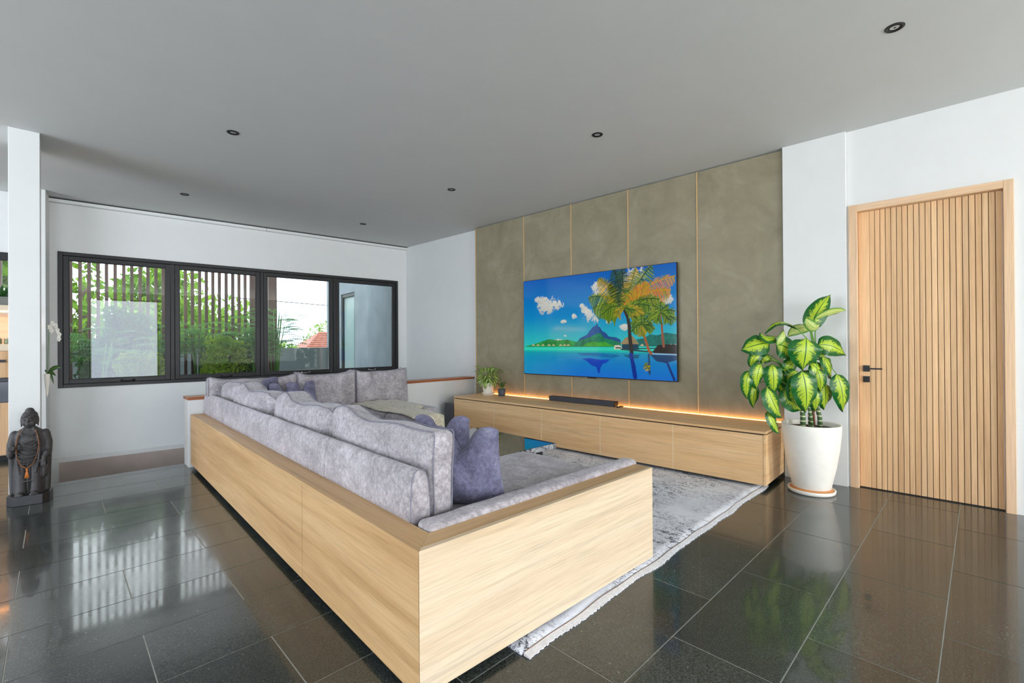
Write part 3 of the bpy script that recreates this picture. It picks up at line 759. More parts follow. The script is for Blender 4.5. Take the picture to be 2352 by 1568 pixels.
for i in range(86):
    an = i * 2.399 + random.uniform(-.2, .2); el = (i + .5) / 86
    tilt = -1.25 + 2.1 * el + random.uniform(-.15, .15)     # lower leaves droop, upper ones stand
    rr = .085 * math.cos(max(-1.1, min(1.45, tilt)) * .8) * random.uniform(.5, 1.1) + .02
    place_leaf(p, random.choice(lm), (rr * math.cos(an), rr * math.sin(an), .20 + .15 * el + random.uniform(-.015, .02)), (random.uniform(-.5, .5), -tilt, an), random.uniform(.75, 1.12))
st_ = MB()
for i in range(7):
    an = i * .9; st_.tube([(.02 * math.cos(an), .02 * math.sin(an), .16), (.06 * math.cos(an), .06 * math.sin(an), .30)], .004, 6)
p.part('stem', st_, M_['stemgreen'], local=True, smooth=True)
# small dark pot
u1, v1 = 4.76, 4.665
p2 = Th('potted_plant', T, (u1, v1, .494), 'small dark-leaved plant in a slate grey pot beside the white-potted one', 'plant')
p2.part('pot', MB().lathe([(0, .0), (.046, 0), (.052, .012), (.055, .098), (.051, .100), (.049, .090), (0, .088)], (u1, v1, .494), 32), M_['grey_pot'], smooth=True)
p2.part('soil', MB().lathe([(.049, .089), (.0001, .092)], (u1, v1, .494), 20), M_['soil'])
l2 = mesh_of('leaf', mk_leaf([(0, 0, 0), (.03, 0, .012), (.062, 0, .0)], (0, 0, 1), .020), M_['zz'], smooth=True)
for k_ in range(6):
    an = k_ * 1.05 + .3; ln = .085 if k_ != 1 else .12; ex, ey = .05 * math.cos(an), .05 * math.sin(an)
    p2.part('stem', MB().tube([(0, 0, .085), (ex * .5, ey * .5, .085 + ln * .6), (ex, ey, .085 + ln)], .003, 6), M_['stemgreen'], local=True)
    for i in range(5):
        t = .35 + .15 * i
        place_leaf(p2, l2, (ex * t, ey * t, .085 + ln * t), (0, random.uniform(-.9, -.2), an + (1.1 if i % 2 else -1.1)), random.uniform(.7, 1.0))

swf = Th('subwoofer', T, (4.42, 5.30, 0), 'dark grey subwoofer box on the floor between oak bench and low white wall', 'speaker')
swf.part('cabinet', MB().box(4.27, 4.57, 5.175, 5.36, .012, .385), M_['dark_box'], bevel=.005)
for x_, y_ in ((4.29, 5.19), (4.52, 5.19), (4.29, 5.32), (4.52, 5.32)): swf.part('foot', MB().box(x_, x_ + .03, y_, y_ + .03, 0, .012), M_['black_plastic'])

# ------------------------------------------------------------------ sofa
sx0, sy0, syE, sxF = .846, 1.370, 5.695, 2.368
ZB, ZT = .04, .543
so_ = (1.6, 3.3, 0)
sofa = Th('sectional_sofa', S, so_, 'large grey fabric corner sofa set into a light oak surround', 'sofa')
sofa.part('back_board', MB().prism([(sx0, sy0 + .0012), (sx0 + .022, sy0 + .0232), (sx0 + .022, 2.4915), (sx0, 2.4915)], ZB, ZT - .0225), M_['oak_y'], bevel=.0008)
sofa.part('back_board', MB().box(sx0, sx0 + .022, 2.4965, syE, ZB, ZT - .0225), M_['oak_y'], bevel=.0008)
sofa.part('front_board', MB().prism([(sx0 + .0008, sy0), (sxF, sy0), (sxF, sy0 + .022), (sx0 + .0228, sy0 + .022)], ZB, ZT), M_['oak_lit_x'], bevel=.0008)
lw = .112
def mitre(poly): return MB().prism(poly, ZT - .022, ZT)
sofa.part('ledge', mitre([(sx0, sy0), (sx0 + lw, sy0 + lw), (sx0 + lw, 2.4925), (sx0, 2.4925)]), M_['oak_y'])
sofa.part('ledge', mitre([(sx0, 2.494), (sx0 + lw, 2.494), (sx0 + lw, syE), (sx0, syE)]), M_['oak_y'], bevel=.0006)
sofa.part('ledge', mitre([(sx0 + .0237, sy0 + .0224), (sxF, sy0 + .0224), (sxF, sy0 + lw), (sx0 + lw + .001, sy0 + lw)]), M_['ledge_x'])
sofa.part('end_board', MB().box(sxF - .02, sxF, sy0 + .0225, 1.48, ZB, ZT - .0225), M_['oak_y'])
core = MB().box(sx0 + .023, 1.95, sy0 + .03, syE - .01, ZB + .01, .33).box(1.95, sxF - .03, sy0 + .03, 2.36, ZB + .01, .33)
core.box(1.95, 3.12, 4.63, syE - .06, ZB + .01, .33).box(2.44, 2.73, 4.02, 4.63, ZB + .01, .33)
core.box(sx0 + .03, sx0 + lw + .02, sy0 + .03, syE - .01, .33, ZT - .023).box(sx0 + .03, sxF - .03, sy0 + .025, sy0 + lw, .33, ZT - .023)
sofa.part('seat_base', core, M_['fab'], bevel=.008)
sofa.part('plinth', MB().box(sx0 + .30, 1.8, sy0 + .12, syE - .1, .0, ZB + .012).box(1.8, sxF - .12, sy0 + .12, 2.2, .0, ZB + .012).box(1.8, 2.9, 4.75, 5.55, 0, ZB + .012).box(2.52, 2.66, 4.12, 4.75, 0, ZB + .012), M_['kick'])

def nvec(x, y, z, s, f): return noise.noise(Vector((x * f + s, y * f, z * f)))
def rbox(W_, T_, H_, r, n=(22, 6, 14), defo=None):
    """rounded box centred on x,y with base at z=0; x width, y thickness, z height"""
    hx, hy, hz = W_ / 2, T_ / 2, H_ / 2; idx = {}; b = MB()
    def cs(k, h):
        out = []
        rr = min(r, h * .95)
        inner = [-(h - rr) + 2 * (h - rr) * i / (k - 1) for i in range(k)]
        e = [-h + rr * (1 - math.cos(a_)) for a_ in (0, .45, .9, 1.25)]
        return e + inner[0:] + [-x for x in reversed(e)]
    def cs2(k, h):
        rr = min(r, h * .95); e = [-h + rr * q_ for q_ in (0, .12, .35, .65)]
        inner = [-(h - rr) + 2 * (h - rr) * i / max(1, k - 1) for i in range(k)]
        return e + inner + [-x for x in reversed(e)]
    gx, gy_, gz_ = cs2(n[0], hx), cs2(n[1], hy), cs2(n[2], hz)
    A, B_, D = len(gx), len(gy_), len(gz_)
    rr = min(r, hx * .95, hy * .95, hz * .95)
    def vert(i, j, k):
        key = (i, j, k)
        if key in idx: return idx[key]
        P = [gx[i], gy_[j], gz_[k]]; H = (hx, hy, hz)
        inn = [max(-(h - rr), min(h - rr, p_)) for p_, h in zip(P, H)]
        d_ = Vector([a_ - c_ for a_, c_ in zip(P, inn)])
        if d_.length > 1e-9:
            mx = max(abs(x) for x in d_); d_ = d_.normalized() * mx
        Q = Vector(inn) + d_
        if defo: Q = defo(Q.x / hx, Q.y / hy, Q.z / hz, Q)
        Q.z += hz; idx[key] = len(b.v); b.v.append(tuple(Q)); return idx[key]
    for j in (0, B_ - 1):
        for i in range(A - 1):
            for k in range(D - 1):
                f_ = (vert(i, j, k), vert(i + 1, j, k), vert(i + 1, j, k + 1), vert(i, j, k + 1)); b.f.append(f_ if j == 0 else f_[::-1])
    for i in (0, A - 1):
        for j in range(B_ - 1):
            for k in range(D - 1):
                f_ = (vert(i, j, k), vert(i, j, k + 1), vert(i, j + 1, k + 1), vert(i, j + 1, k)); b.f.append(f_ if i == 0 else f_[::-1])
    for k in (0, D - 1):
        for i in range(A - 1):
            for j in range(B_ - 1):
                f_ = (vert(i, j, k), vert(i, j + 1, k), vert(i + 1, j + 1, k), vert(i + 1, j, k)); b.f.append(f_ if k == 0 else f_[::-1])
    return b

def piping_path(W_, H_, y, r, defo, T_, n=14):
    hx, hz = W_ / 2 - .001, H_ / 2 - .001; P = []
    def arc(cx, cz, a0_):
        for i in range(5):
            a_ = a0_ + PI / 2 * i / 4; P.append((cx + r * math.cos(a_), cz + r * math.sin(a_)))
    def seg(x0, z0, x1, z1):
        for i in range(1, n): P.append((x0 + (x1 - x0) * i / n, z0 + (z1 - z0) * i / n))
    arc(hx - r, hz - r, 0); seg(hx - r, hz, -hx + r, hz); arc(-hx + r, hz - r, PI / 2); seg(-hx, hz - r, -hx, -hz + r)
    arc(-hx + r, -hz + r, PI); seg(-hx + r, -hz, hx - r, -hz); arc(hx - r, -hz + r, 1.5 * PI); seg(hx, -hz + r, hx, hz - r)
    out = []
    for x, z in P:
        Q = Vector((x, y, z)); Q = defo(x / (W_ / 2), y / (T_ / 2), z / (H_ / 2), Q) if defo else Q
        Q.z += H_ / 2; out.append(Q)
    return out

def put(mb, fr_ang, origin):
    """rotate a local shape (x width) by fr_ang degrees about z (in sofa frame), tilt handled before, move to origin"""
    c_, s_ = math.cos(math.radians(fr_ang)), math.sin(math.radians(fr_ang))
    mb.v = [(origin[0] + x * c_ - y * s_, origin[1] + x * s_ + y * c_, origin[2] + z) for x, y, z in mb.v]
    return mb
def tilt(mb, deg):   # lean the top back towards +y
    t_ = math.radians(deg); c_, s_ = math.cos(t_), math.sin(t_)
    mb.v = [(x, y * c_ + z * s_, z * c_ - y * s_) for x, y, z in mb.v]; return mb

# low upholstered back along the left ledge, three lengths, profile rounded at the top
def bolster(v0_, v1_, first=False):
    b = MB(); prof = []
    u0_, u1_ = sx0 + lw + .0, 1.047
    z0_, zt = ZT - .02, .745
    pr = [(u0_, z0_), (u0_ + .0005, z0_ + .06), (u0_ + .004, .66), (u0_ + .008, .71), (u0_ + .018, .734), (u0_ + .034, .745), (u0_ + .052, .743), (u0_ + .066, .730), (u0_ + .076, .705), (u0_ + .084, .64), (u1_, .58), (u1_, z0_)]
    K = max(2, int((v1_ - v0_) / .07)); n_ = len(pr); vs = []
    ends = [(v0_, .94), (v0_ + .004, .985), (v0_ + .012, 1.0)]
    st = ends + [(v0_ + .012 + (v1_ - v0_ - .024) * i / K, 1.0) for i in range(1, K)] + [(v1_ - .012, 1.0), (v1_ - .004, .985), (v1_, .94)]
    cu = (u0_ + u1_) / 2
    for (v_, s_) in st:
        for (u_, z_) in pr:
            w_ = nvec(v_, z_, u_, 3.1, 3.0) * .004 + nvec(v_, z_, u_, 9.1, 14.) * .0015
            vs.append((cu + (u_ - cu) * s_ + w_ * (1 if z_ > .56 else 0), v_, z0_ + (z_ - z0_) * (1 - (1 - s_) * .35) + w_ * .7))
    fs = []
    for i in range(len(st) - 1):
        for j in range(n_): fs.append((i * n_ + j, i * n_ + (j + 1) % n_, (i + 1) * n_ + (j + 1) % n_, (i + 1) * n_ + j))
    fs += [tuple(range(n_ - 1, -1, -1)), tuple(range((len(st) - 1) * n_, len(st) * n_))]
    b.add(vs, fs)
    o = sofa.part('low_back', b, M_['fab'], smooth=True)
    for v_ in ((v0_ + .003,) if first else ()):
        sofa.part('piping', MB().tube([(u_ - .001 if u_ < cu else u_ + .001, v_, z_ + .001) for u_, z_ in pr], .0022, 6), M_['piping'], parent=o, smooth=True)
    return o
bolster(1.606, 2.487, True); bolster(2.490, 4.815); bolster(4.818, 5.70)
# padded strip along the front arm
def strip():
    b = rbox(sxF + .03 - (sx0 + lw + .006), .108, .070, .028, (30, 3, 2), lambda x, y, z, Q: Q + Vector((0, 0, nvec(Q.x, Q.y, 0, 5, 6) * .006)))
    return put(b, 0, ((sxF + .03 + sx0 + lw + .006) / 2, sy0 + lw + .050, ZT - .048))
sofa.part('arm_pad', strip(), M_['fab'], smooth=True)
# seat cushions
def seatdef(seed, puff=.012):
    return lambda x, y, z, Q: Q + Vector((nvec(Q.x, Q.y, Q.z, seed, 5) * .006, nvec(Q.y, Q.x, Q.z, seed + 3, 5) * .006,
                                          (puff * (1 - x * x) * (1 - y * y) if z > 0 else 0) + nvec(Q.x, Q.y, Q.z, seed + 7, 3.2) * .008 + nvec(Q.x * 1.4, Q.y, Q.z, seed + 1, 11) * .0025))
def seat(u0_, u1_, v0_, v1_, z0_, z1_, seed):
    b = rbox(u1_ - u0_, v1_ - v0_, z1_ - z0_, .045, (18, 16, 2), seatdef(seed))
    return sofa.part('seat_cushion', put(b, 0, ((u0_ + u1_) / 2, (v0_ + v1_) / 2, z0_)), M_['fab'], smooth=True)
seat(1.052, 2.362, 1.585, 2.40, .325, .478, 2)
seat(1.052, 1.93, 2.41, 3.30, .325, .478, 3); seat(1.052, 1.93, 3.31, 4.20, .325, .478, 4); seat(1.052, 1.93, 4.21, 5.64, .325, .478, 5)
seat(1.94, 2.41, 4.60, 5.64, .325, .478, 6); seat(2.42, 3.14, 4.62, 5.64, .325, .500, 9)
ch = seat(2.42, 2.75, 4.0, 4.61, .325, .500, 8)

# loose back cushions
def cushion_thing(name, label, cat, group, mb_list, origin_s, ang, mat, tiltdeg=0, extra=None):
    t = Th(name, S, origin_s, label, cat, group, rz=math.radians(ang))
    for pn, mb, m_, sm in mb_list:
        if tiltdeg: tilt(mb, tiltdeg)
        t.part(pn, mb, m_, smooth=sm, local=True)
    return t
def backcushion(label, u, v, ang, W_, T_, H_, seed, puff=.03, wr=.006, lean=4, zb=.478, ears=.012, sag=.0, boxy=True, peak=0, px=-.62, drop=0):
    def defo(x, y, z, Q):
        k = (1 - x ** 4) * (1 - z ** 4); Q = Q.copy()
        Q.y += (1 if y > 0 else -1) * puff * max(0, k) * min(1, abs(y) * 1.2)
        e = (abs(x) ** 6)
        if z > 0:
            Q.z += (ears * e - sag * (1 - x * x) + peak * math.exp(-((x - px) / .22) ** 2) - drop * max(0, (abs(x) - .72) / .28) ** 2 - peak * .35 * math.exp(-((x - px - .5) / .3) ** 2)) * z
            Q.y *= 1 - .35 * (drop > 0) * max(0, (abs(x) - .6) / .4) ** 2
        if not boxy: Q.y *= 1 - .55 * max(abs(x) ** 8, abs(z) ** 8)
        Q.z += (nvec(Q.x, Q.y, Q.z, seed, 3) * .015 + nvec(Q.x, 0, Q.z, seed + 4, 9) * .006) * (z > -.5)
        f_ = math.sin(Q.x * 38 + Q.z * 17 + 5 * nvec(Q.x, 0, Q.z, seed + 8, 4)) * wr * max(0, nvec(Q.x, Q.y, Q.z, seed + 12, 3) + .25)
        Q.y += f_ * (1 if y > 0 else -1) + nvec(Q.x, Q.y, Q.z, seed + 2, 5) * .008
        Q.x += nvec(Q.z, Q.y, Q.x, seed + 6, 6) * .006
        return Q
    b = rbox(W_, T_, H_, min(.035, T_ * .3), (26, 4, 18), defo)
    L = [('cover', b, M_['fab'], True)]
    for s_ in (-1, 1):
        L.append(('piping', MB().tube(piping_path(W_, H_, s_ * (T_ / 2 - .012), .02, defo, T_), .0026, 6, closed=True), M_['piping'], True))
    return cushion_thing('back_cushion', label, 'cushion', 'loose grey back cushions', L, (u, v, zb), ang, M_['fab'], lean)

GB = 'loose grey back cushions'
# along the long left side (width runs along v)
backcushion('grey back cushion nearest the front oak corner, with its boxed end in full view', 1.120, 2.135, -90, 1.03, .118, .395, 11, puff=.022, lean=1, ears=.006, wr=.004, peak=.030, px=-.72)
backcushion('grey back cushion second from the front oak corner, slumped with a crumpled lower corner', 1.150, 3.245, -90, 1.12, .16, .385, 23, puff=.04, lean=2, ears=.0, wr=.014, peak=.05, px=-.55, drop=.05)
backcushion('wrinkled grey back cushion third from the front oak corner', 1.155, 4.42, -89, 1.14, .16, .385, 37, puff=.045, lean=2, ears=.0, wr=.026, peak=.045, px=-.5, drop=.06)
backcushion('short crumpled grey cushion wedged at the stair end of the long side', 1.17, 5.235, -80, .40, .16, .40, 41, puff=.04, lean=2, ears=.02, wr=.02, boxy=False, drop=.05)
# against the low wall (facing the viewer)
backcushion('grey back cushion in the far left corner against the low white wall', 1.40, 5.56, 0, .86, .14, .425, 51, puff=.03, lean=4, ears=.02, sag=.02)
backcushion('grey back cushion in the middle of the low white wall side, under the long window', 2.165, 5.53, 0, .68, .15, .44, 61, puff=.035, lean=4, ears=.035, sag=.03)
backcushion('grey back cushion at the right end of the low white wall, beside the throw', 2.870, 5.53, 0, .71, .15, .425, 71, puff=.04, lean=4, ears=.03, sag=.0)

def throwpillow(label, u, v, ang, W_, T_, H_, seed, chop=.10, lean=12, zb=.478, roll=0, taper=0):
    def build(x, z, s_):
        px = x * W_ / 2; pz = z * H_ / 2
        px *= (1 - .07 * (1 - z * z)) * (1 - taper * (z + 1) / 2); pz *= 1 - .06 * (1 - x * x)
        pz -= .055 * H_ * (max(0, abs(x) - .7) / .3) ** 2 * (max(0, z - .5) / .5)
        th = T_ / 2 * (max(0, 1 - x * x) ** .55) * (max(0, 1 - z * z) ** .5)
        if z > -.2:
            kk = ((z + .2) / 1.2) ** 1.6; d_ = math.exp(-(x / .28) ** 2)
            pz -= chop * d_ * kk; th *= 1 - .35 * d_ * kk
        th += .006 * math.sin(px * 60 + pz * 30 + seed) * th / T_ * 2
        th += nvec(px, s_, pz, seed, 9) * .010 * min(1, th / T_ * 4)
        return Vector((px, s_ * th, pz + H_ / 2))
    n_ = 26; b = MB(); idx = {}
    def cc(i): return math.sin((i / n_ * 2 - 1) * PI / 2)
    for s_ in (-1, 1):
        for i in range(n_ + 1):
            for j in range(n_ + 1):
                edge = i in (0, n_) or j in (0, n_)
                if edge and s_ == 1: idx[(s_, i, j)] = idx[(-1, i, j)]; continue
                idx[(s_, i, j)] = len(b.v); b.v.append(tuple(build(cc(i), cc(j), s_)))
        for i in range(n_):
            for j in range(n_):
                f_ = (idx[(s_, i, j)], idx[(s_, i + 1, j)], idx[(s_, i + 1, j + 1)], idx[(s_, i, j + 1)]); b.f.append(f_ if s_ == -1 else f_[::-1])
    E_ = []
    for i in range(n_): E_.append(build(cc(i), -1, 1))
    for i in range(n_): E_.append(build(1, cc(i), 1))
    for i in range(n_): E_.append(build(-cc(i), 1, 1))
    for i in range(n_): E_.append(build(-1, -cc(i), 1))
    pip = MB().tube(E_, .003, 6, closed=True)
    if roll:
        for q_ in (b, pip):
            c_, s2 = math.cos(math.radians(roll)), math.sin(math.radians(roll))
            q_.v = [(x * c_ - (z - H_ / 2) * s2, y, x * s2 + (z - H_ / 2) * c_ + H_ / 2) for x, y, z in q_.v]
    return cushion_thing('throw_pillow', label, 'pillow', 'dark purple-grey throw pillows', [('cover', b, M_['fab_dark'], True), ('piping', pip, M_['fab_dark'], True)], (u, v, zb), ang, M_['fab_dark'], lean)
throwpillow('dark purple-grey throw pillow with a chopped top, standing by the padded oak arm', 1.335, 1.785, -52, .45, .18, .375, 3, chop=.105, lean=6, taper=.22)
throwpillow('dark purple-grey throw pillow just behind the front one, only its peak showing', 1.375, 2.02, -58, .38, .15, .400, 5, chop=.09, lean=5, taper=.20)
throwpillow('dark grey throw pillow slanted in the far corner, leftmost of three there', 1.42, 5.30, 8, .44, .15, .42, 7, chop=.05, lean=14, roll=8)
throwpillow('dark grey throw pillow in the far corner showing a small single peak', 1.60, 5.17, -6, .34, .13, .38, 9, chop=.09, lean=14, taper=.15)
throwpillow('dark grey throw pillow in the far corner, rightmost of three, beside the middle cushion', 1.78, 5.15, 6, .36, .13, .39, 13, chop=.09, lean=14, taper=.15)

# throw blanket over the chaise
def throw():
    b = MB(); nu, nv = 46, 24; L_ = 1.60
    for i in range(nu + 1):
        for j in range(nv + 1):
            s_ = i / nu; t_ = j / nv
            d_ = s_ * L_; v_ = 5.42 - d_; w_ = .60 - .20 * s_
            u_ = 2.435 + .012 * math.sin(v_ * 9) + w_ * t_
            z_ = .516 + .020 * math.sin(PI * min(1, t_ * 1.02)) ** .5 * (1 - .4 * s_)
            z_ += .007 * math.sin(u_ * 34 + v_ * 6) + .006 * nvec(u_, v_, 0, 3, 7)
            if v_ < 4.0: ex = 4.0 - v_; v_ = 3.985 - ex * .12; z_ -= ex * .97
            elif v_ < 4.06: z_ -= (4.06 - v_) ** 2 * 6
            lim = 2.75 if v_ < 4.6 else 3.14
            if u_ > lim: ex = u_ - lim; u_ = lim + .012; z_ -= ex
            b.v.append((u_, v_, z_))
    k = nv + 1
    for i in range(nu):
        for j in range(nv): b.f.append((i * k + j, (i + 1) * k + j, (i + 1) * k + j + 1, i * k + j + 1))
    return b
tw = Th('throw_blanket', S, (2.6, 4.7, .5), 'cream fringed wool throw draped across the far right seat of the sofa', 'blanket')
tb = throw()
o = tw.part('cloth', tb, M_['throw'], smooth=True); md = o.modifiers.new('thick', 'SOLIDIFY'); md.thickness = .008; md.offset = 1
fg = MB(); k_ = 25
for j in range(64):      # fringe on the hanging end
    q_ = j / 63 * 24; j0 = min(23, int(q_)); f_ = q_ - j0
    p_ = Vector(tb.v[46 * k_ + j0]).lerp(Vector(tb.v[46 * k_ + j0 + 1]), f_)
    fg.tube([p_, p_ + Vector((random.uniform(-.008, .008), -.006, -.035)), p_ + Vector((random.uniform(-.016, .016), -.010, -.075))], .0028, 4)
for i in range(20, 46):  # and along the outer edge near the end
    for f_ in (0, .5):
        p_ = Vector(tb.v[i * k_ + 24]).lerp(Vector(tb.v[(i + 1) * k_ + 24]), f_)
        fg.tube([p_, p_ + Vector((.010, random.uniform(-.01, .01), -.030)), p_ + Vector((.012, random.uniform(-.02, .02), -.070))], .0028, 4)
tw.part('fringe', fg, M_['throw'], kind='stuff')

# ------------------------------------------------------------------ coffee table
ct = Th('coffee_table', S, (2.55, 3.2, 0), 'low square black marble coffee table with glossy top and dark metal legs', 'table')
o = ct.part('table_top', MB().box(2.05, 3.045, 2.70, 3.77, .328, .374), M_['marble'], bevel=.002)
ct.part('chipped_edge', MB().box(2.06, 3.05, 2.694, 2.7002, .330, .372).box(3.0448, 3.051, 2.70, 3.77, .330, .372), M_['marble_edge'], parent=o)
for x, y in ((2.93, 2.78), (2.93, 3.68), (2.12, 2.78), (2.12, 3.68)):
    ct.part('leg', MB().box(x - .035, x + .035, y - .006, y + .006, .014, .328), M_['black_metal'], bevel=.001)

# ------------------------------------------------------------------ rug
RG = Fr(-.63)
def rg(u, v): pp = S(u, v); return (pp.x * RG.c - pp.y * RG.s, pp.x * RG.s + pp.y * RG.c)
ra = rg(1.292, 1.335); rx0, ry0 = ra; rx1 = rx0 + 3.07; ry1 = 5.35
rug = Th('rug', RG, (rx0 + 1.5, 3.3, 0), 'pale blue-grey distressed rug with a white fringed edge under the sofa', 'rug')
b = MB(); nx, ny = 80, 60
for i in range(nx + 1):
    for j in range(ny + 1):
        x = rx0 + (rx1 - rx0) * i / nx; y = ry0 + (ry1 - ry0) * j / ny
        wv = .004 * math.sin(x * 7) + .003 * math.sin(x * 17 + 1); y += wv * max(0, 1 - j / 3)
        b.v.append((x, y, .011 + .0012 * math.sin(x * 9 + y * 5)))
k = ny + 1
for i in range(nx):
    for j in range(ny): b.f.append((i * k + j, (i + 1) * k + j, (i + 1) * k + j + 1, i * k + j + 1))
o = rug.part('pile', b, M_['rug'], smooth=True); md = o.modifiers.new('t', 'SOLIDIFY'); md.thickness = .009; md.offset = -1
o2 = rug.part('binding', MB().tube([(rx0 + .02 + (rx1 - rx0 - .03) * i / 120, ry0 - .004 + .004 * math.sin((rx0 + (rx1 - rx0) * i / 120) * 7) + .003 * math.sin((rx0 + (rx1 - rx0) * i / 120) * 17 + 1), .010) for i in range(121)], .003, 6), M_['rug_back'], smooth=True)
fg = MB()
for i in range(420):
    x = rx0 + .012 + (rx1 - rx0 - .01) * i / 419; y = ry0 - .006 + .004 * math.sin(x * 7) + .003 * math.sin(x * 17 + 1)
    l_ = .030 + .004 * math.sin(x * 11) + random.uniform(-.004, .004)
    fg.add([(x - .0048, y, .001), (x + .0048, y, .001), (x + .0046, y - l_, .001), (x - .0046, y - l_, .001), (x - .004, y, .012), (x + .004, y, .012), (x + .0035, y - l_, .006), (x - .0035, y - l_, .006)],
           [(0, 1, 2, 3), (4, 7, 6, 5), (0, 4, 5, 1), (2, 6, 7, 3), (1, 5, 6, 2), (0, 3, 7, 4)])
rug.part('fringe', fg, M_['fringe'], kind='stuff')

# ------------------------------------------------------------------ large variegated plant
PB = Vector((4.4862, 1.0022, 0))
pl = Th('potted_plant', G, tuple(PB), 'tall floor plant with large variegated leaves in a white pot by the door', 'plant')
pr = [(.0, .030), (.128, .030), (.138, .040), (.150, .10), (.176, .22), (.198, .36), (.210, .48), (.214, .555), (.212, .565), (.200, .566), (.194, .555), (.190, .525), (.0, .525)]
pot = pl.part('pot', MB().lathe(pr, tuple(PB), 64), M_['cream_pot'], smooth=True)
sc = pl.part('saucer', MB().lathe([(0, .0), (.155, 0), (.168, .006), (.172, .030), (.166, .034), (.158, .026), (.15, .022), (0, .020)], tuple(PB), 56), M_['cream_pot'], smooth=True)
pl.part('stain_ring', MB().lathe([(.1385, .0445), (.150, .030), (.156, .0275), (.156, .022), (.13, .0225)], tuple(PB), 56), M_['terracotta'], parent=sc, smooth=True)
pl.part('soil', MB().lathe([(.191, .527), (.10, .533), (.0001, .536)], tuple(PB), 32), M_['soil'])
PD = fwd.dot(PB - Vector((0, 0, CAMZ)))       # distance of the plant in front of the viewer
def pt(px, py, d=0):                           # a measured point of the plant, d metres nearer than its middle
    r = Vector(((px - 1176) / FPX, (py - 784) / FPX, 1.0)); z = PD - d
    return right * (r.x * z) + down * (r.y * z) + fwd * z + Vector((0, 0, CAMZ)) - PB
def cane(pts, r):
    return pl.part('cane', MB().tube(pts, r, 10), M_['cane'], smooth=True, local=True)
cane([(-.055, .045, .53), (-.055, .045, .62), (-.06, .05, .72), (-.10, .09, .86)], [.021, .020, .018, .012])
cane([(.0, .0, .53), (.0, .0, .63), (.01, .0, .75), (.02, -.01, .95), (.03, -.03, 1.10)], [.021, .020, .018, .014, .010])
cane([(.055, -.055, .53), (.06, -.05, .62), (.045, -.03, .72), (.03, -.02, .88)], [.019, .018, .017, .012])
cane([(-.03, -.02, .53), (-.05, .0, .70), (-.02, .02, .9)], [.012, .012, .010])
pl.part('stake', MB().tube([pt(1871, 976, .02), pt(1868, 930, .02), pt(1866, 880, .0)], .0085, 8), M_['stick'], smooth=True, local=True)
# (base x, y, tip x, y, width px, nearness, bulge dx, dy, turn, pale)
LV = [(1861, 758, 1909, 675, 38, .00, -8, -4, -.3, 0), (1872, 733, 1944, 714, 19, .04, 4, -8, .9, 1), (1850, 730, 1884, 742, 20, .06, 4, 22, .7, 1),
      (1831, 754, 1756, 766, 30, .10, -6, -28, 1.1, 0), (1862, 752, 1808, 774, 24, -.12, -6, -10, .4, 1),
      (1770, 786, 1700, 804, 42, .04, 2, -4, .25, 0), (1781, 772, 1746, 762, 24, .06, -2, 12, .6, 0), (1784, 793, 1801, 758, 14, .12, 8, -4, .2, 1),
      (1782, 790, 1828, 822, 46, .10, 4, -10, -.1, 0), (1852, 776, 1843, 852, 58, .20, 4, -4, 0, 0),
      (1878, 792, 1944, 817, 38, .06, 4, -12, .15, 0), (1888, 818, 1909, 871, 30, .08, 9, -4, -.1, 0),
      (1921, 858, 1936, 947, 36, .12, 8, -4, 0, 0), (1860, 834, 1893, 881, 34, .10, 6, -8, -.1, 0),
      (1842, 851, 1850, 949, 48, .24, 8, -2, .05, 0), (1894, 878, 1893, 942, 36, .05, 4, -2, 0, 0),
      (1871, 892, 1872, 946, 26, .10, 4, 0, 0, 0), (1774, 836, 1777, 908, 33, .16, 2, -5, 0, 0),
      (1749, 835, 1739, 896, 30, .14, -5, -6, .1, 0), (1722, 850, 1717, 918, 22, .12, -7, -3, .3, 0),
      (1733, 880, 1731, 938, 21, .08, -1, 0, .1, 0), (1762, 888, 1797, 960, 36, .18, -2, 6, -.1, 0),
      (1763, 944, 1790, 996, 22, .14, 2, 4, -.1, 0), (1751, 806, 1725, 845, 22, .02, -8, -2, .1, 0),
      (1773, 817, 1750, 837, 18, .0, -4, -3, .1, 0), (1797, 838, 1756, 834, 18, .18, -4, -14, 1.2, 0),
      (1829, 827, 1804, 858, 27, .06, -6, 0, .1, 0), (1788, 840, 1814, 894, 28, .0, 2, 2, .1, 0),
      (1832, 852, 1811, 884, 24, .08, -6, -4, .1, 0), (1808, 890, 1843, 942, 42, .12, -4, 6, 0, 0),
      (1874, 834, 1896, 866, 24, -.02, 4, -3, .1, 0), (1824, 800, 1810, 790, 18, -.06, -4, -6, .1, 1),
      (1790, 868, 1800, 905, 24, -.04, 2, 0, .1, 0), (1880, 812, 1900, 824, 16, .0, 3, 2, .1, 0),
      (1838, 800, 1812, 818, 30, -.06, -2, 0, .2, 0), (1845, 850, 1880, 905, 34, -.02, 2, 0, .1, 0),
      (1815, 850, 1828, 912, 34, -.02, -4, 4, .1, 0), (1860, 870, 1862, 935, 30, .02, 0, 0, .1, 0), (1800, 895, 1826, 928, 26, .04, -4, 4, .2, 0),
      (1830, 862, 1822, 930, 26, .16, -4, 0, .3, 0), (1876, 846, 1884, 902, 26, .12, 6, 0, .3, 0)]
def dprof(t): return (math.sin(PI * min(1, t ** .72)) ** .62) * (1.0 if t < .7 else 1 - .35 * ((t - .7) / .3) ** 2) if 0 < t < 1 else 0
crown = [Vector((-.10, .09, .86)), Vector((.03, -.03, 1.10)), Vector((.03, -.02, .88)), Vector((-.02, .02, .9))]
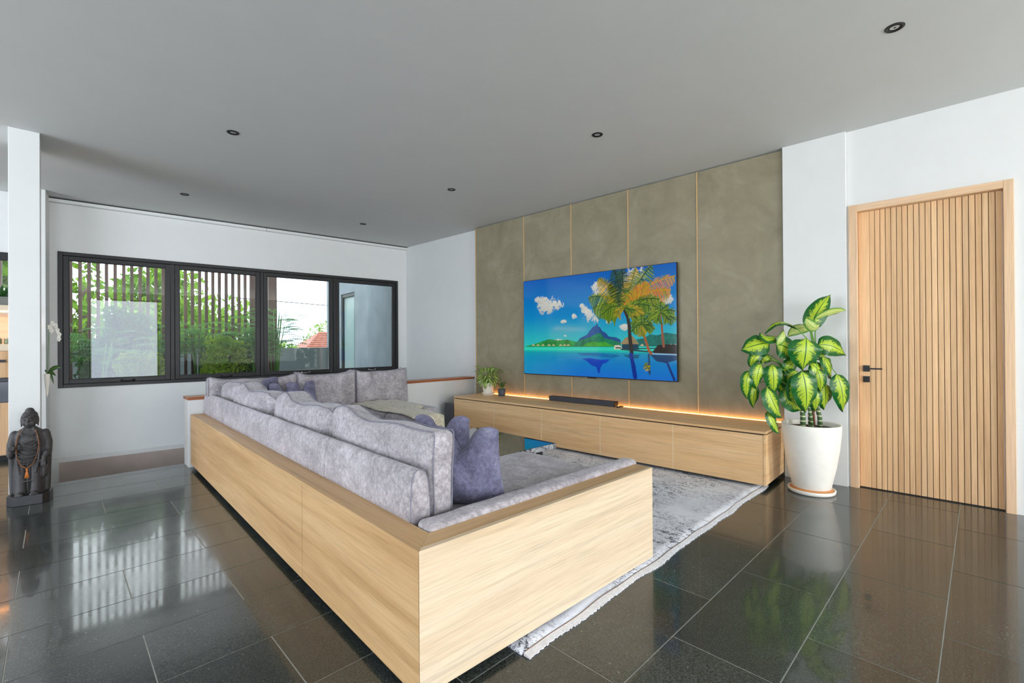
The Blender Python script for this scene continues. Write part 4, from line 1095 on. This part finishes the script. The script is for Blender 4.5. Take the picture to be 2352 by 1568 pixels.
for (x0, y0, x1, y1, w_, dn, bx_, by_, turn, pale) in LV:
    dn *= .9
    a_ = pt(x0, y0, dn - .015); c_ = pt(x1, y1, dn - .05); m_ = pt((x0 + x1) / 2 + bx_ * 1.5, (y0 + y1) / 2 + by_ * 1.5, dn + .035)
    nr = -fwd + Vector((0, 0, .25)) + right * random.uniform(-.25, .25)
    tg = (c_ - a_).normalized(); nr = Matrix.Rotation(turn, 3, tg) @ nr
    b = mk_leaf([a_, m_, c_], nr, w_ / FPX * PD * 1.2, cup=-.10, wav=.03, prof=dprof, n=14, m=5)
    lf = pl.part('leaf', b, M_['dief_pale'] if pale else M_['dief'], smooth=True, local=True)
    k_ = min(crown, key=lambda q_: (q_ - a_).length); z_ = k_.copy()
    mid = (k_ + a_) / 2 + Vector((0, 0, .05))
    pl.part('petiole', MB().tube([k_, mid, a_], [.006, .0045, .0035], 6), M_['stemgreen'], smooth=True, local=True)

# ------------------------------------------------------------------ stone statue
SF = Fr(9.0)
bp = SF
bc = Vector((-.140, 5.36, 0)); so3 = (bc.x * SF.c - bc.y * SF.s, bc.x * SF.s + bc.y * SF.c, 0)
stt = Th('stone_statue', SF, so3, 'dark volcanic stone standing robed figure on a black block by the white column', 'statue')
stt.part('pedestal', MB().prism([(-.085, -.090), (.085, -.090), (.122, -.045), (.122, .075), (-.122, .075), (-.122, -.045)], 0, .078), plain('pedestal_stone', lin(40, 40, 42), .4, var=.2), local=True, bevel=.003)
bd = MB()
E3 = lambda c, r, rot=None: bd.ball(c, r, 20, 14, rot)
def limb(pts, rs): bd.tube(pts, rs, 14); [bd.ball(p_, r_, 14, 10) for p_, r_ in zip(pts, rs)]
# robe body loft
rb = [(.075, .125, .070), (.12, .130, .072), (.22, .126, .070), (.32, .122, .068), (.42, .118, .070), (.48, .124, .074), (.53, .128, .072), (.565, .112, .062), (.59, .07, .05), (.61, .04, .04)]
n_ = 36; vs = []
for z, rx_, ry_ in rb:
    for k in range(n_):
        a_ = 2 * PI * k / n_; vs.append((rx_ * math.cos(a_) * (1 + .03 * math.sin(7 * a_)), ry_ * math.sin(a_) + .01, z))
bd.add(vs, [(j * n_ + k, j * n_ + (k + 1) % n_, (j + 1) * n_ + (k + 1) % n_, (j + 1) * n_ + k) for j in range(len(rb) - 1) for k in range(n_)] + [tuple(range(n_ - 1, -1, -1)), tuple(range((len(rb) - 1) * n_, len(rb) * n_))])
E3((0, .01, .535), (.138, .062, .05)); E3((0, -.03, .50), (.085, .045, .055)); E3((0, -.03, .38), (.082, .055, .075))
for s_ in (-1, 1):
    limb([(s_ * .118, .01, .54), (s_ * .135, .005, .47), (s_ * .140, -.01, .40)], [.040, .042, .036])
    limb([(s_ * .140, .01, .42), (s_ * .138, .015, .28), (s_ * .132, .01, .10)], [.030, .026, .026])     # hanging sleeves
    limb([(s_ * .052, -.03, .30), (s_ * .055, -.045, .16), (s_ * .055, -.05, .095)], [.048, .046, .050])   # legs under the robe
    E3((s_ * .055, -.095, .093), (.034, .045, .016))
    for i in range(5): bd.ball((s_ * .055 + (i - 2) * .014, -.138 + abs(i - 2 + s_) * .004, .088), (.0075, .012, .009), 8, 6)
    E3((s_ * .063, .0, .655), (.010, .018, .034)); bd.ball((s_ * .064, -.002, .622), (.007, .010, .018), 8, 6)
    E3((s_ * .024, -.066, .668), (.017, .010, .0065)); bd.tube([(s_ * .006, -.072, .682), (s_ * .024, -.072, .690), (s_ * .045, -.058, .684)], .0035, 6)
    E3((s_ * .030, -.050, .640), (.022, .018, .022))
# raised hand on the left, holding a bead roll
limb([(-.140, -.01, .40), (-.130, -.05, .41), (-.118, -.078, .44)], [.034, .028, .022]); E3((-.115, -.085, .452), (.028, .020, .026))
for i in range(4): bd.tube([(-.138 + .014 * i, -.098, .465), (-.138 + .014 * i, -.110, .452), (-.136 + .013 * i, -.106, .438)], .0065, 8)
bd.tube([(-.09, -.09, .455), (-.092, -.108, .462)], .007, 8)
# lowered hand on the right with sleeve end
limb([(.140, -.01, .40), (.136, -.05, .385), (.122, -.072, .36)], [.036, .030, .022]); E3((.119, -.080, .335), (.022, .016, .026))
for i in range(4): bd.tube([(.104 + .011 * i, -.088, .325), (.104 + .011 * i, -.092, .305), (.105 + .011 * i, -.086, .288)], .0055, 8)
E3((.120, -.050, .25), (.024, .026, .058)); bd.tube([(.143, -.05, .36), (.148, -.05, .30), (.135, -.055, .22), (.112, -.06, .20)], .008, 8)
# drapery
for i in range(8):
    z_ = .515 - .024 * i; w_ = .050 + .007 * min(i, 4)
    P_ = [(w_ * math.cos(a_), -.055 - .030 * (1 - (math.cos(a_)) ** 2) - .002 * i, z_ - .024 * math.sin(a_)) for a_ in [PI * k / 12 for k in range(13)]]
    bd.tube(P_, .0052, 6)
for x_ in (-.085, -.045, .0, .045, .085): bd.tube([(x_ * .8, -.072, .33), (x_, -.078 + abs(x_) * .25, .22), (x_ * 1.1, -.082 + abs(x_) * .25, .12)], .007, 6)
bd.tube([(-.11, -.03, .205), (-.06, -.076, .19), (0, -.085, .185), (.06, -.076, .19), (.11, -.03, .205)], .007, 6)
bd.tube([(-.06, -.045, .56), (-.035, -.060, .545), (0, -.066, .538), (.035, -.060, .545), (.06, -.045, .56)], .008, 8)
for s_ in (-1, 1): bd.tube([(s_ * .035, -.03, .60), (s_ * .075, -.055, .53), (s_ * .090, -.066, .44), (s_ * .080, -.078, .33), (s_ * .06, -.080, .25)], .009, 8)
# neck, head
limb([(0, 0, .58), (0, -.005, .625)], [.036, .034]); E3((0, -.012, .658), (.058, .060, .066)); E3((0, -.035, .625), (.036, .034, .026))
E3((0, .004, .692), (.064, .062, .044)); E3((0, .0, .728), (.038, .036, .030)); bd.tube([(-.061, -.015, .684), (-.045, -.052, .700), (0, -.068, .706), (.045, -.052, .700), (.061, -.015, .684)], .006, 8)
bd.tube([(0, -.070, .682), (0, -.080, .655), (0, -.079, .648)], [.006, .009, .011], 8); E3((0, -.070, .632), (.018, .010, .0045)); E3((0, -.068, .626), (.014, .010, .004))
KX = .74
bd.v = [(x * KX, y * .86, z) for x, y, z in bd.v]
fig = stt.part('figure', bd, M_['stone_black'], smooth=True, local=True)
rm_ = fig.modifiers.new('remesh', 'REMESH'); rm_.mode = 'VOXEL'; rm_.voxel_size = .0042; rm_.use_smooth_shade = True
sm_ = fig.modifiers.new('smooth', 'SMOOTH'); sm_.factor = .5; sm_.iterations = 2
nk = MB(); key = [(-.055, -.058, .590), (-.078, -.074, .53), (-.088, -.084, .46), (-.075, -.094, .38), (-.045, -.100, .315), (0, -.104, .290), (.045, -.100, .320), (.078, -.092, .40), (.088, -.084, .47), (.078, -.074, .53), (.055, -.058, .590)]
for i in range(len(key) - 1):
    a_, b_ = Vector(key[i]), Vector(key[i + 1])
    for k in range(8): nk.ball(a_.lerp(b_, k / 8), .0052, 7, 5)
nk.v = [(x * KX, y * .86 - .003, z) for x, y, z in nk.v]
neck = solo('bead_necklace', SF, so3, nk, M_['bead'], 'brown bead necklace with orange tassel hanging on the stone figure', 'necklace', smooth=True, local=True)
ts = MB().ball((0, -.106, .280), .008, 8, 6)
for i in range(7): ts.tube([(0, -.107, .278), ((i - 3) * .002, -.110, .255), ((i - 3) * .0045, -.108, .215)], .0022, 5)
ts.v = [(x * .9, y * .86 - .003, z) for x, y, z in ts.v]
child(neck, 'tassel', (0, 0, 0), ts, plain('orange_tassel', lin(206, 122, 52), .6), smooth=True, label='orange tassel')

# ------------------------------------------------------------------ orchid on the column
ov = (-.045, 5.90, 1.0)
oc = Th('orchid', G, ov, 'white orchid in a pointed wall vase hung on the side of the column', 'orchid')
oc.part('vase', MB().lathe([(.003, -.22), (.022, -.15), (.036, -.06), (.040, .0), (.036, .0), (.03, -.05), (0, -.06)], (0, 0, 0), 24), M_['cream_pot'], smooth=True, local=True)
for (ax_, ay_, az_, wd) in [(.17, -.03, .055, .045), (.10, -.06, -.02, .04), (.075, -.03, -.10, .04), (-.02, -.12, .02, .04)]:
    oc.part('leaf', mk_leaf([(0, 0, 0), (ax_ * .5, ay_ * .5, max(az_, 0) + .03), (ax_, ay_, az_)], (0.2, -1, .5), wd, cup=-.1), M_['orchid_leaf'], smooth=True, local=True)
oc.part('stem', MB().tube([(0, 0, 0), (.01, -.01, .2), (.02, -.02, .38), (.05, -.03, .46), (.10, -.04, .44), (.14, -.04, .36)], .003, 6), M_['stemgreen'], smooth=True, local=True)
for i, (x_, z_) in enumerate([(.03, .44), (.06, .475), (.10, .455), (.12, .41), (.14, .37), (.135, .33), (.05, .41)]):
    fl_ = MB()
    for k in range(5):
        a_ = 2 * PI * k / 5 + i; fl_.ball((x_ + .016 * math.cos(a_), -.045, z_ + .016 * math.sin(a_)), (.013, .004, .013), 8, 5)
    fl_.ball((x_, -.052, z_), .005, 6, 4)
    oc.part('flower', fl_, M_['petal'], smooth=True, local=True)

oc.e.scale = (.55, .55, .95)
# ------------------------------------------------------------------ kitchen units glimpsed left of the column
kt = Th('kitchen_cabinet', W, (-1.6, 7.6, 0), 'light oak kitchen unit with drawer and base door behind the white column', 'cabinet')
kt.part('body', MB().box(-2.6, -.84, 7.44, 7.90, .06, .636).box(-2.6, -.84, 7.44, 7.90, .906, 1.2), M_['oak_lit_x'], bevel=.001)
kt.part('door', MB().box(-1.45, -.845, 7.418, 7.4395, .07, .632), M_['oak_z'], bevel=.001)
dr = kt.part('drawer', MB().box(-1.45, -.845, 7.418, 7.4395, .910, 1.196), M_['oak_z'], bevel=.001)
kt.part('handle', MB().box(-1.16, -.955, 7.400, 7.418, 1.075, 1.103), M_['black_metal'], parent=dr)
kt.part('plinth', MB().box(-2.6, -.84, 7.50, 7.90, 0, .06), M_['kick'])
solo('worktop', W, (-1.7, 7.6, 1.2), MB().box(-2.6, -.83, 7.40, 7.90, 1.2, 1.275), M_['oak_lit_x'], 'thick oak worktop on the kitchen unit behind the column', 'worktop', bevel=.002)
ovn = Th('oven', W, (-1.15, 7.6, .64), 'black built-in oven under the kitchen drawer behind the column', 'oven')
ovn.part('body', MB().box(-1.45, -.845, 7.432, 7.88, .640, .903), M_['black_plastic'])
ovn.part('glass_door', MB().box(-1.44, -.85, 7.412, 7.4315, .645, .862), M_['oven_glass'], bevel=.002)
ovn.part('control_panel', MB().box(-1.44, -.85, 7.412, 7.4315, .866, .900), M_['black_plastic'], bevel=.002)
solo('backsplash', W, (-1.7, 7.88, 1.4), MB().box(-2.6, -.83, 7.87, 7.915, 1.2755, 1.60), M_['oak_lit_x'], 'oak backsplash panel glowing amber above the kitchen worktop', 'panel')
sh = Th('wall_shelf', W, (-1.7, 7.7, 1.62), 'thick oak kitchen shelf with an amber strip underneath', 'shelf')
sh.part('board', MB().box(-2.6, -.83, 7.45, 7.915, 1.64, 1.70), M_['oak_lit_x'], bevel=.002)
sh.part('light_strip', MB().box(-2.6, -.84, 7.46, 7.49, 1.622, 1.639), M_['led'])
for u_ in (-1.03, -.955):
    j_ = Th('glass_jar', W, (u_, 7.55, 1.275), 'small green glass jar at the ' + ('left' if u_ < -1 else 'right') + ' end of the oak worktop edge', 'jar', 'glass jars on the worktop')
    j_.part('body', MB().lathe([(0, 0), (.028, 0), (.031, .01), (.031, .05), (.026, .058), (.0, .058)], (u_, 7.55, 1.275), 20), M_['jar'], smooth=True)
    j_.part('lid', MB().lathe([(.027, .0585), (.027, .068), (.0, .068)], (u_, 7.55, 1.275), 20), M_['chrome'], smooth=True)
kp = Th('potted_plant', W, (-1.0, 7.6, 1.70), 'spiky green plant in a grey cube pot on the kitchen shelf', 'plant')
kp.part('pot', MB().box(-1.045, -.945, 7.55, 7.65, 1.70, 1.80), plain('stone_pot', lin(120, 124, 116), .7), bevel=.004)
for i in range(22):
    an = i * 2.4; tl = .35 + .9 * (i / 22)
    d3 = Vector((math.cos(an) * math.sin(tl), math.sin(an) * math.sin(tl), math.cos(tl)))
    kp.part('leaf', mk_leaf([(0, 0, .09), Vector((0, 0, .10)) + d3 * .09, Vector((0, 0, .06)) + d3 * .19], (math.cos(an), math.sin(an), 1.2), .022), M_['zz'], smooth=True, local=True)

# ------------------------------------------------------------------ outside the window
SV = 9.6
us = [-1.29 + .1025 * i for i in range(7)] + [-.571, -.465, -.363, -.26, -.162, -.059, .044, .143, .246, .346, .448, .545, .646, .746, .847, .945, 1.048, 1.146, 1.243, 1.34, 1.443, 1.545, 1.644, 1.741]
scr = Th('slat_screen', W, (.6, SV, .2), 'tall brown wooden slat screen outside the long window', 'screen')
slm = mesh_of('slat', MB().box(-.021, .021, -.035, .035, 0, 4.0), M_['slat'])
for u_ in us:
    o = bpy.data.objects.new('slat', slm); C.objects.link(o); o.parent = scr.e; o.location = (u_ - .6, random.uniform(-.004, .004), 0)
scr.part('rail', MB().box(-1.32, 2.3, SV + .036, SV + .08, .55, .61).box(-1.32, 2.3, SV + .036, SV + .08, 4.0, 4.06), M_['slat'])
for u_, w_ in ((1.90, .085), (2.19, .07)):
    scr.part('post', MB().box(u_ - w_, u_ + w_, SV - .06, SV + .03, .2, 4.3), M_['slat'], bevel=.004)
solo('floor_balcony', W, (0, 0, 0), MB().box(-3.5, 5.5, 8.13, 12.2, 0, .18), M_['render_grey'], kind='structure')
plb = Th('planter_box', W, (.8, 8.95, .18), 'long dark planter box at the foot of the slat screen', 'planter')
plb.part('trough', MB().box(-1.3, 2.35, 8.70, 9.45, .18, .66), M_['planter'], bevel=.006)
plb.part('soil', MB().box(-1.27, 2.32, 8.73, 9.42, .66, .672), M_['soil'])
solo('wall_parapet', W, (0, 0, 0), MB().box(-3.5, 4.1, 11.9, 12.1, .18, 1.17), M_['parapet'], kind='structure')
wo = solo('wall_outside', W, (0, 0, 0), MB().box(4.0, 4.3, 8.12, 10.18, .18, 5).box(4.0, 4.3, 11.02, 12.0, .18, 5).box(4.0, 4.3, 10.18, 11.02, 2.42, 5), M_['render_grey'], kind='structure')
od = Th('door_2', W, (4.05, 10.6, .18), None, None, kind='structure')
od.part('frame', MB().box(4.02, 4.12, 10.18, 10.25, .18, 2.42).box(4.02, 4.12, 10.95, 11.02, .18, 2.42).box(4.02, 4.12, 10.25, 10.95, 2.34, 2.42), M_['black_metal'], bevel=.003)
od.part('leaf', MB().box(4.06, 4.10, 10.25, 10.95, .2, 2.34), M_['frosted'])
solo('ground_outside', G, (0, 0, 0), MB().box(-60, 60, 13, 90, -3.2, -3.0), plain('garden_ground', lin(90, 110, 60), .9, var=.3, scale=1), kind='structure')

def leafcloud(n_, cen, rad, size, seed, flat=.6, shell=.35):
    r = np.random.RandomState(seed); b = MB()
    V = []; F = []
    blobs = [(np.array(cen) + (r.rand(3) - .5) * 2 * np.array(rad) * .72, .34 + .25 * r.rand()) for _ in range(26)]
    for i in range(n_):
        bc_, br = blobs[r.randint(len(blobs))]; d_ = r.normal(size=3); d_ /= np.linalg.norm(d_)
        p_ = bc_ + d_ * np.array(rad) * br * (shell + (1 - shell) * r.rand() ** .5)
        a_ = r.normal(size=3); a_ /= np.linalg.norm(a_); c_ = np.cross(a_, r.normal(size=3)); c_ /= np.linalg.norm(c_)
        s_ = size * (.6 + .8 * r.rand()); k = len(V)
        V += [tuple(p_ - a_ * s_), tuple(p_ + c_ * s_ * .45), tuple(p_ + a_ * s_), tuple(p_ - c_ * s_ * .45)]; F.append((k, k + 1, k + 2, k + 3))
    b.add(V, F); return b
def tree(label, u, v, zt, rad, n_, size, seed, mat, group='trees beyond the screen'):
    t = Th('tree', W, (u, v, -3.0), label, 'tree', group)
    t.part('trunk', MB().tube([(u, v, -3.0), (u + .1, v, -1), (u, v, zt - rad[2] * .4)], [.22, .17, .08], 8), M_['bark'], smooth=True)
    t.part('foliage', leafcloud(n_, (u, v, zt - rad[2]), rad, size, seed), mat, kind='stuff')
tree('broad bright green tree behind the left half of the slat screen', -.7, 15.5, 3.75, (2.5, 1.5, 2.4), 9000, .13, 1, M_['tree'])
tree('round bright green tree behind the middle of the slat screen', 1.9, 17.5, 2.75, (1.7, 1.3, 2.2), 5500, .13, 2, M_['tree'])
tree('bright green tree outside the small kitchen window', -3.6, 15, 4.6, (1.8, 1.5, 2.6), 4500, .13, 5, M_['tree'])
tree('low light green tree far off behind the clay roof', 10.6, 30.5, 2.6, (1.7, 1.4, 1.5), 2600, .15, 3, M_['tree2'])
tree('low bright tree at the left foot of the clay roof', 5.6, 23.5, 1.35, (1.3, 1.0, 1.6), 2200, .12, 8, M_['tree'])

hs = Th('neighbour_house', W, (8.6, 26, -3), 'neighbouring house with a hipped clay tile roof beyond the parapet', 'house')
hs.part('walls', MB().box(7.0, 10.6, 25, 28.5, -3, .6), M_['render_grey'])
rf = MB(); A_ = (6.75, 24.7, .55); B2 = (10.9, 24.7, .55); C2 = (10.9, 28.8, .55); D2 = (6.75, 28.8, .55); R1 = (8.5, 26.7, 1.95); R2 = (9.2, 26.7, 1.95)
rf.add([A_, B2, C2, D2, R1, R2], [(0, 1, 5, 4), (1, 2, 5), (2, 3, 4, 5), (3, 0, 4), (3, 2, 1, 0)])
ro = hs.part('roof', rf, M_['roof_tile'])
cs_ = MB()
for i in range(14):        # courses of tiles, each proud of the one above
    t_ = i / 14
    def L(a_, b_): return tuple(a_[k] + (b_[k] - a_[k]) * t_ for k in range(3))
    p0_, p1_ = L(A_, R1), L(B2, R2); cs_.tube([(p0_[0], p0_[1] - .02, p0_[2] + .02), (p1_[0], p1_[1] - .02, p1_[2] + .02)], .025, 5)
hs.part('tile_course', cs_, M_['roof_tile'], parent=ro)
fin = MB().tube([R2, (R2[0], R2[1], R2[2] + .25), (R2[0], R2[1], R2[2] + .7)], [.12, .18, .02], 8).tube([(10.0, 25.7, 1.2), (10.0, 25.7, 1.75)], [.14, .03], 8)
hs.part('finial', fin, M_['bark'], smooth=True)
for dz_, s_ in ((0, 'upper'), (-.75, 'lower')):
    solo('power_line', W, (8, 20, 4), MB().tube([(3, 20, 4.15 + dz_ * 1.5), (7, 20, 4.0 + dz_ * 1.5), (12, 20, 3.95 + dz_ * 1.5)], .016, 5), M_['black_metal'], s_ + ' thin power line crossing the sky outside the third window', 'cable')

def palm(label, u, v, h, nst, seed, mat, spread=.35, group='palms in the planter', fr_len=.55):
    r = random.Random(seed); t = Th('bamboo_palm', W, (u, v, .672), label, 'plant', group)
    fo = MB()
    for s_ in range(nst):
        an = r.uniform(0, 6.3); ex, ey = spread * .35 * math.cos(an), spread * .35 * math.sin(an); hh = h * r.uniform(.65, 1)
        t.part('stem', MB().tube([(ex * .3, ey * .3, 0), (ex * .6, ey * .6, hh * .5), (ex, ey, hh * .8)], [.011, .009, .006], 6), M_['stemgreen'], smooth=True, local=True)
        for k in range(7):
            a2 = r.uniform(0, 6.3); zb = hh * (.38 + .45 * k / 7); l_ = fr_len * r.uniform(.7, 1.1)
            dx, dy = math.cos(a2), math.sin(a2)
            P = lambda q_: Vector((ex * (zb / hh + .2) + dx * l_ * q_, ey + dy * l_ * q_, zb + l_ * (.75 * q_ - .62 * q_ * q_)))
            m_ = 13
            for i in range(2, m_):
                q_ = i / m_; c0 = P(q_); tg = (P(q_ + .05) - c0).normalized(); sd = Vector((-dy, dx, 0))
                ll = l_ * .38 * math.sin(PI * (q_ * .85 + .1)) 
                for sg in (-1, 1):
                    e_ = c0 + (sd * sg * .85 + tg * .6 + Vector((0, 0, -.25))).normalized() * ll; w2 = tg * .011
                    fo.quad(c0 - w2, (c0 + e_) / 2 - w2 * .9, e_, (c0 + e_) / 2 + w2 * .9)
    t.part('foliage', fo, mat, local=True, kind='stuff')
palm('tall dark bamboo palm at the right end of the planter, against open sky', 2.12, 9.12, 1.55, 8, 1, M_['palm'], .5)
palm('bamboo palm in front of the thick brown post', 1.80, 9.0, 1.25, 6, 2, M_['palm'], .4)
palm('bamboo palm at the far left end of the planter', -.66, 9.0, 1.05, 6, 3, M_['palm'], .45)
palm('low bamboo palm second from the left of the planter', -.22, 8.9, .82, 6, 4, M_['palm'], .4)
palm('bamboo palm left of the first window mullion', .52, 9.1, 1.0, 6, 5, M_['palm'], .4)
palm('bamboo palm at the left of the second window pane', .98, 9.2, 1.15, 7, 6, M_['palm'], .4)
def bush(label, name, u, v, z, rad, n_, size, seed, mat, group):
    t = Th(name, W, (u, v, .672), label, 'plant', group)
    t.part('foliage', leafcloud(n_, (u, v, z), rad, size, seed), mat, kind='stuff')
    t.part('stem', MB().tube([(u, v, .672), (u + .03, v, z), (u - .02, v, z + rad[2] * .5)], [.02, .015, .006], 6), M_['bark'], smooth=True)
bush('yellow-green feathery fern in the second window pane', 'fern', 1.36, 8.92, 1.10, (.30, .18, .34), 2600, .035, 11, M_['fern'], 'ferns in the planter')
bush('low yellow-green fern in front of the second pane', 'fern', 1.12, 8.82, .86, (.16, .12, .18), 1000, .03, 12, M_['fern'], 'ferns in the planter')
bush('soft green fern at the lower right of the first pane', 'fern', .22, 8.85, .92, (.26, .15, .24), 1800, .035, 13, M_['fern'], 'ferns in the planter')
bush('dark leafy shrub rising through the middle of the first pane', 'shrub', .10, 9.15, 1.40, (.34, .18, .40), 1500, .055, 14, M_['shrub'], 'shrubs in the planter')
bush('dark leafy shrub low in the middle of the planter', 'shrub', -.05, 9.1, 1.02, (.42, .2, .30), 1500, .05, 15, M_['shrub'], 'shrubs in the planter')
bush('dark leafy shrub at the foot of the second pane', 'shrub', 1.5, 9.2, 1.0, (.35, .18, .40), 1500, .05, 16, M_['shrub'], 'shrubs in the planter')
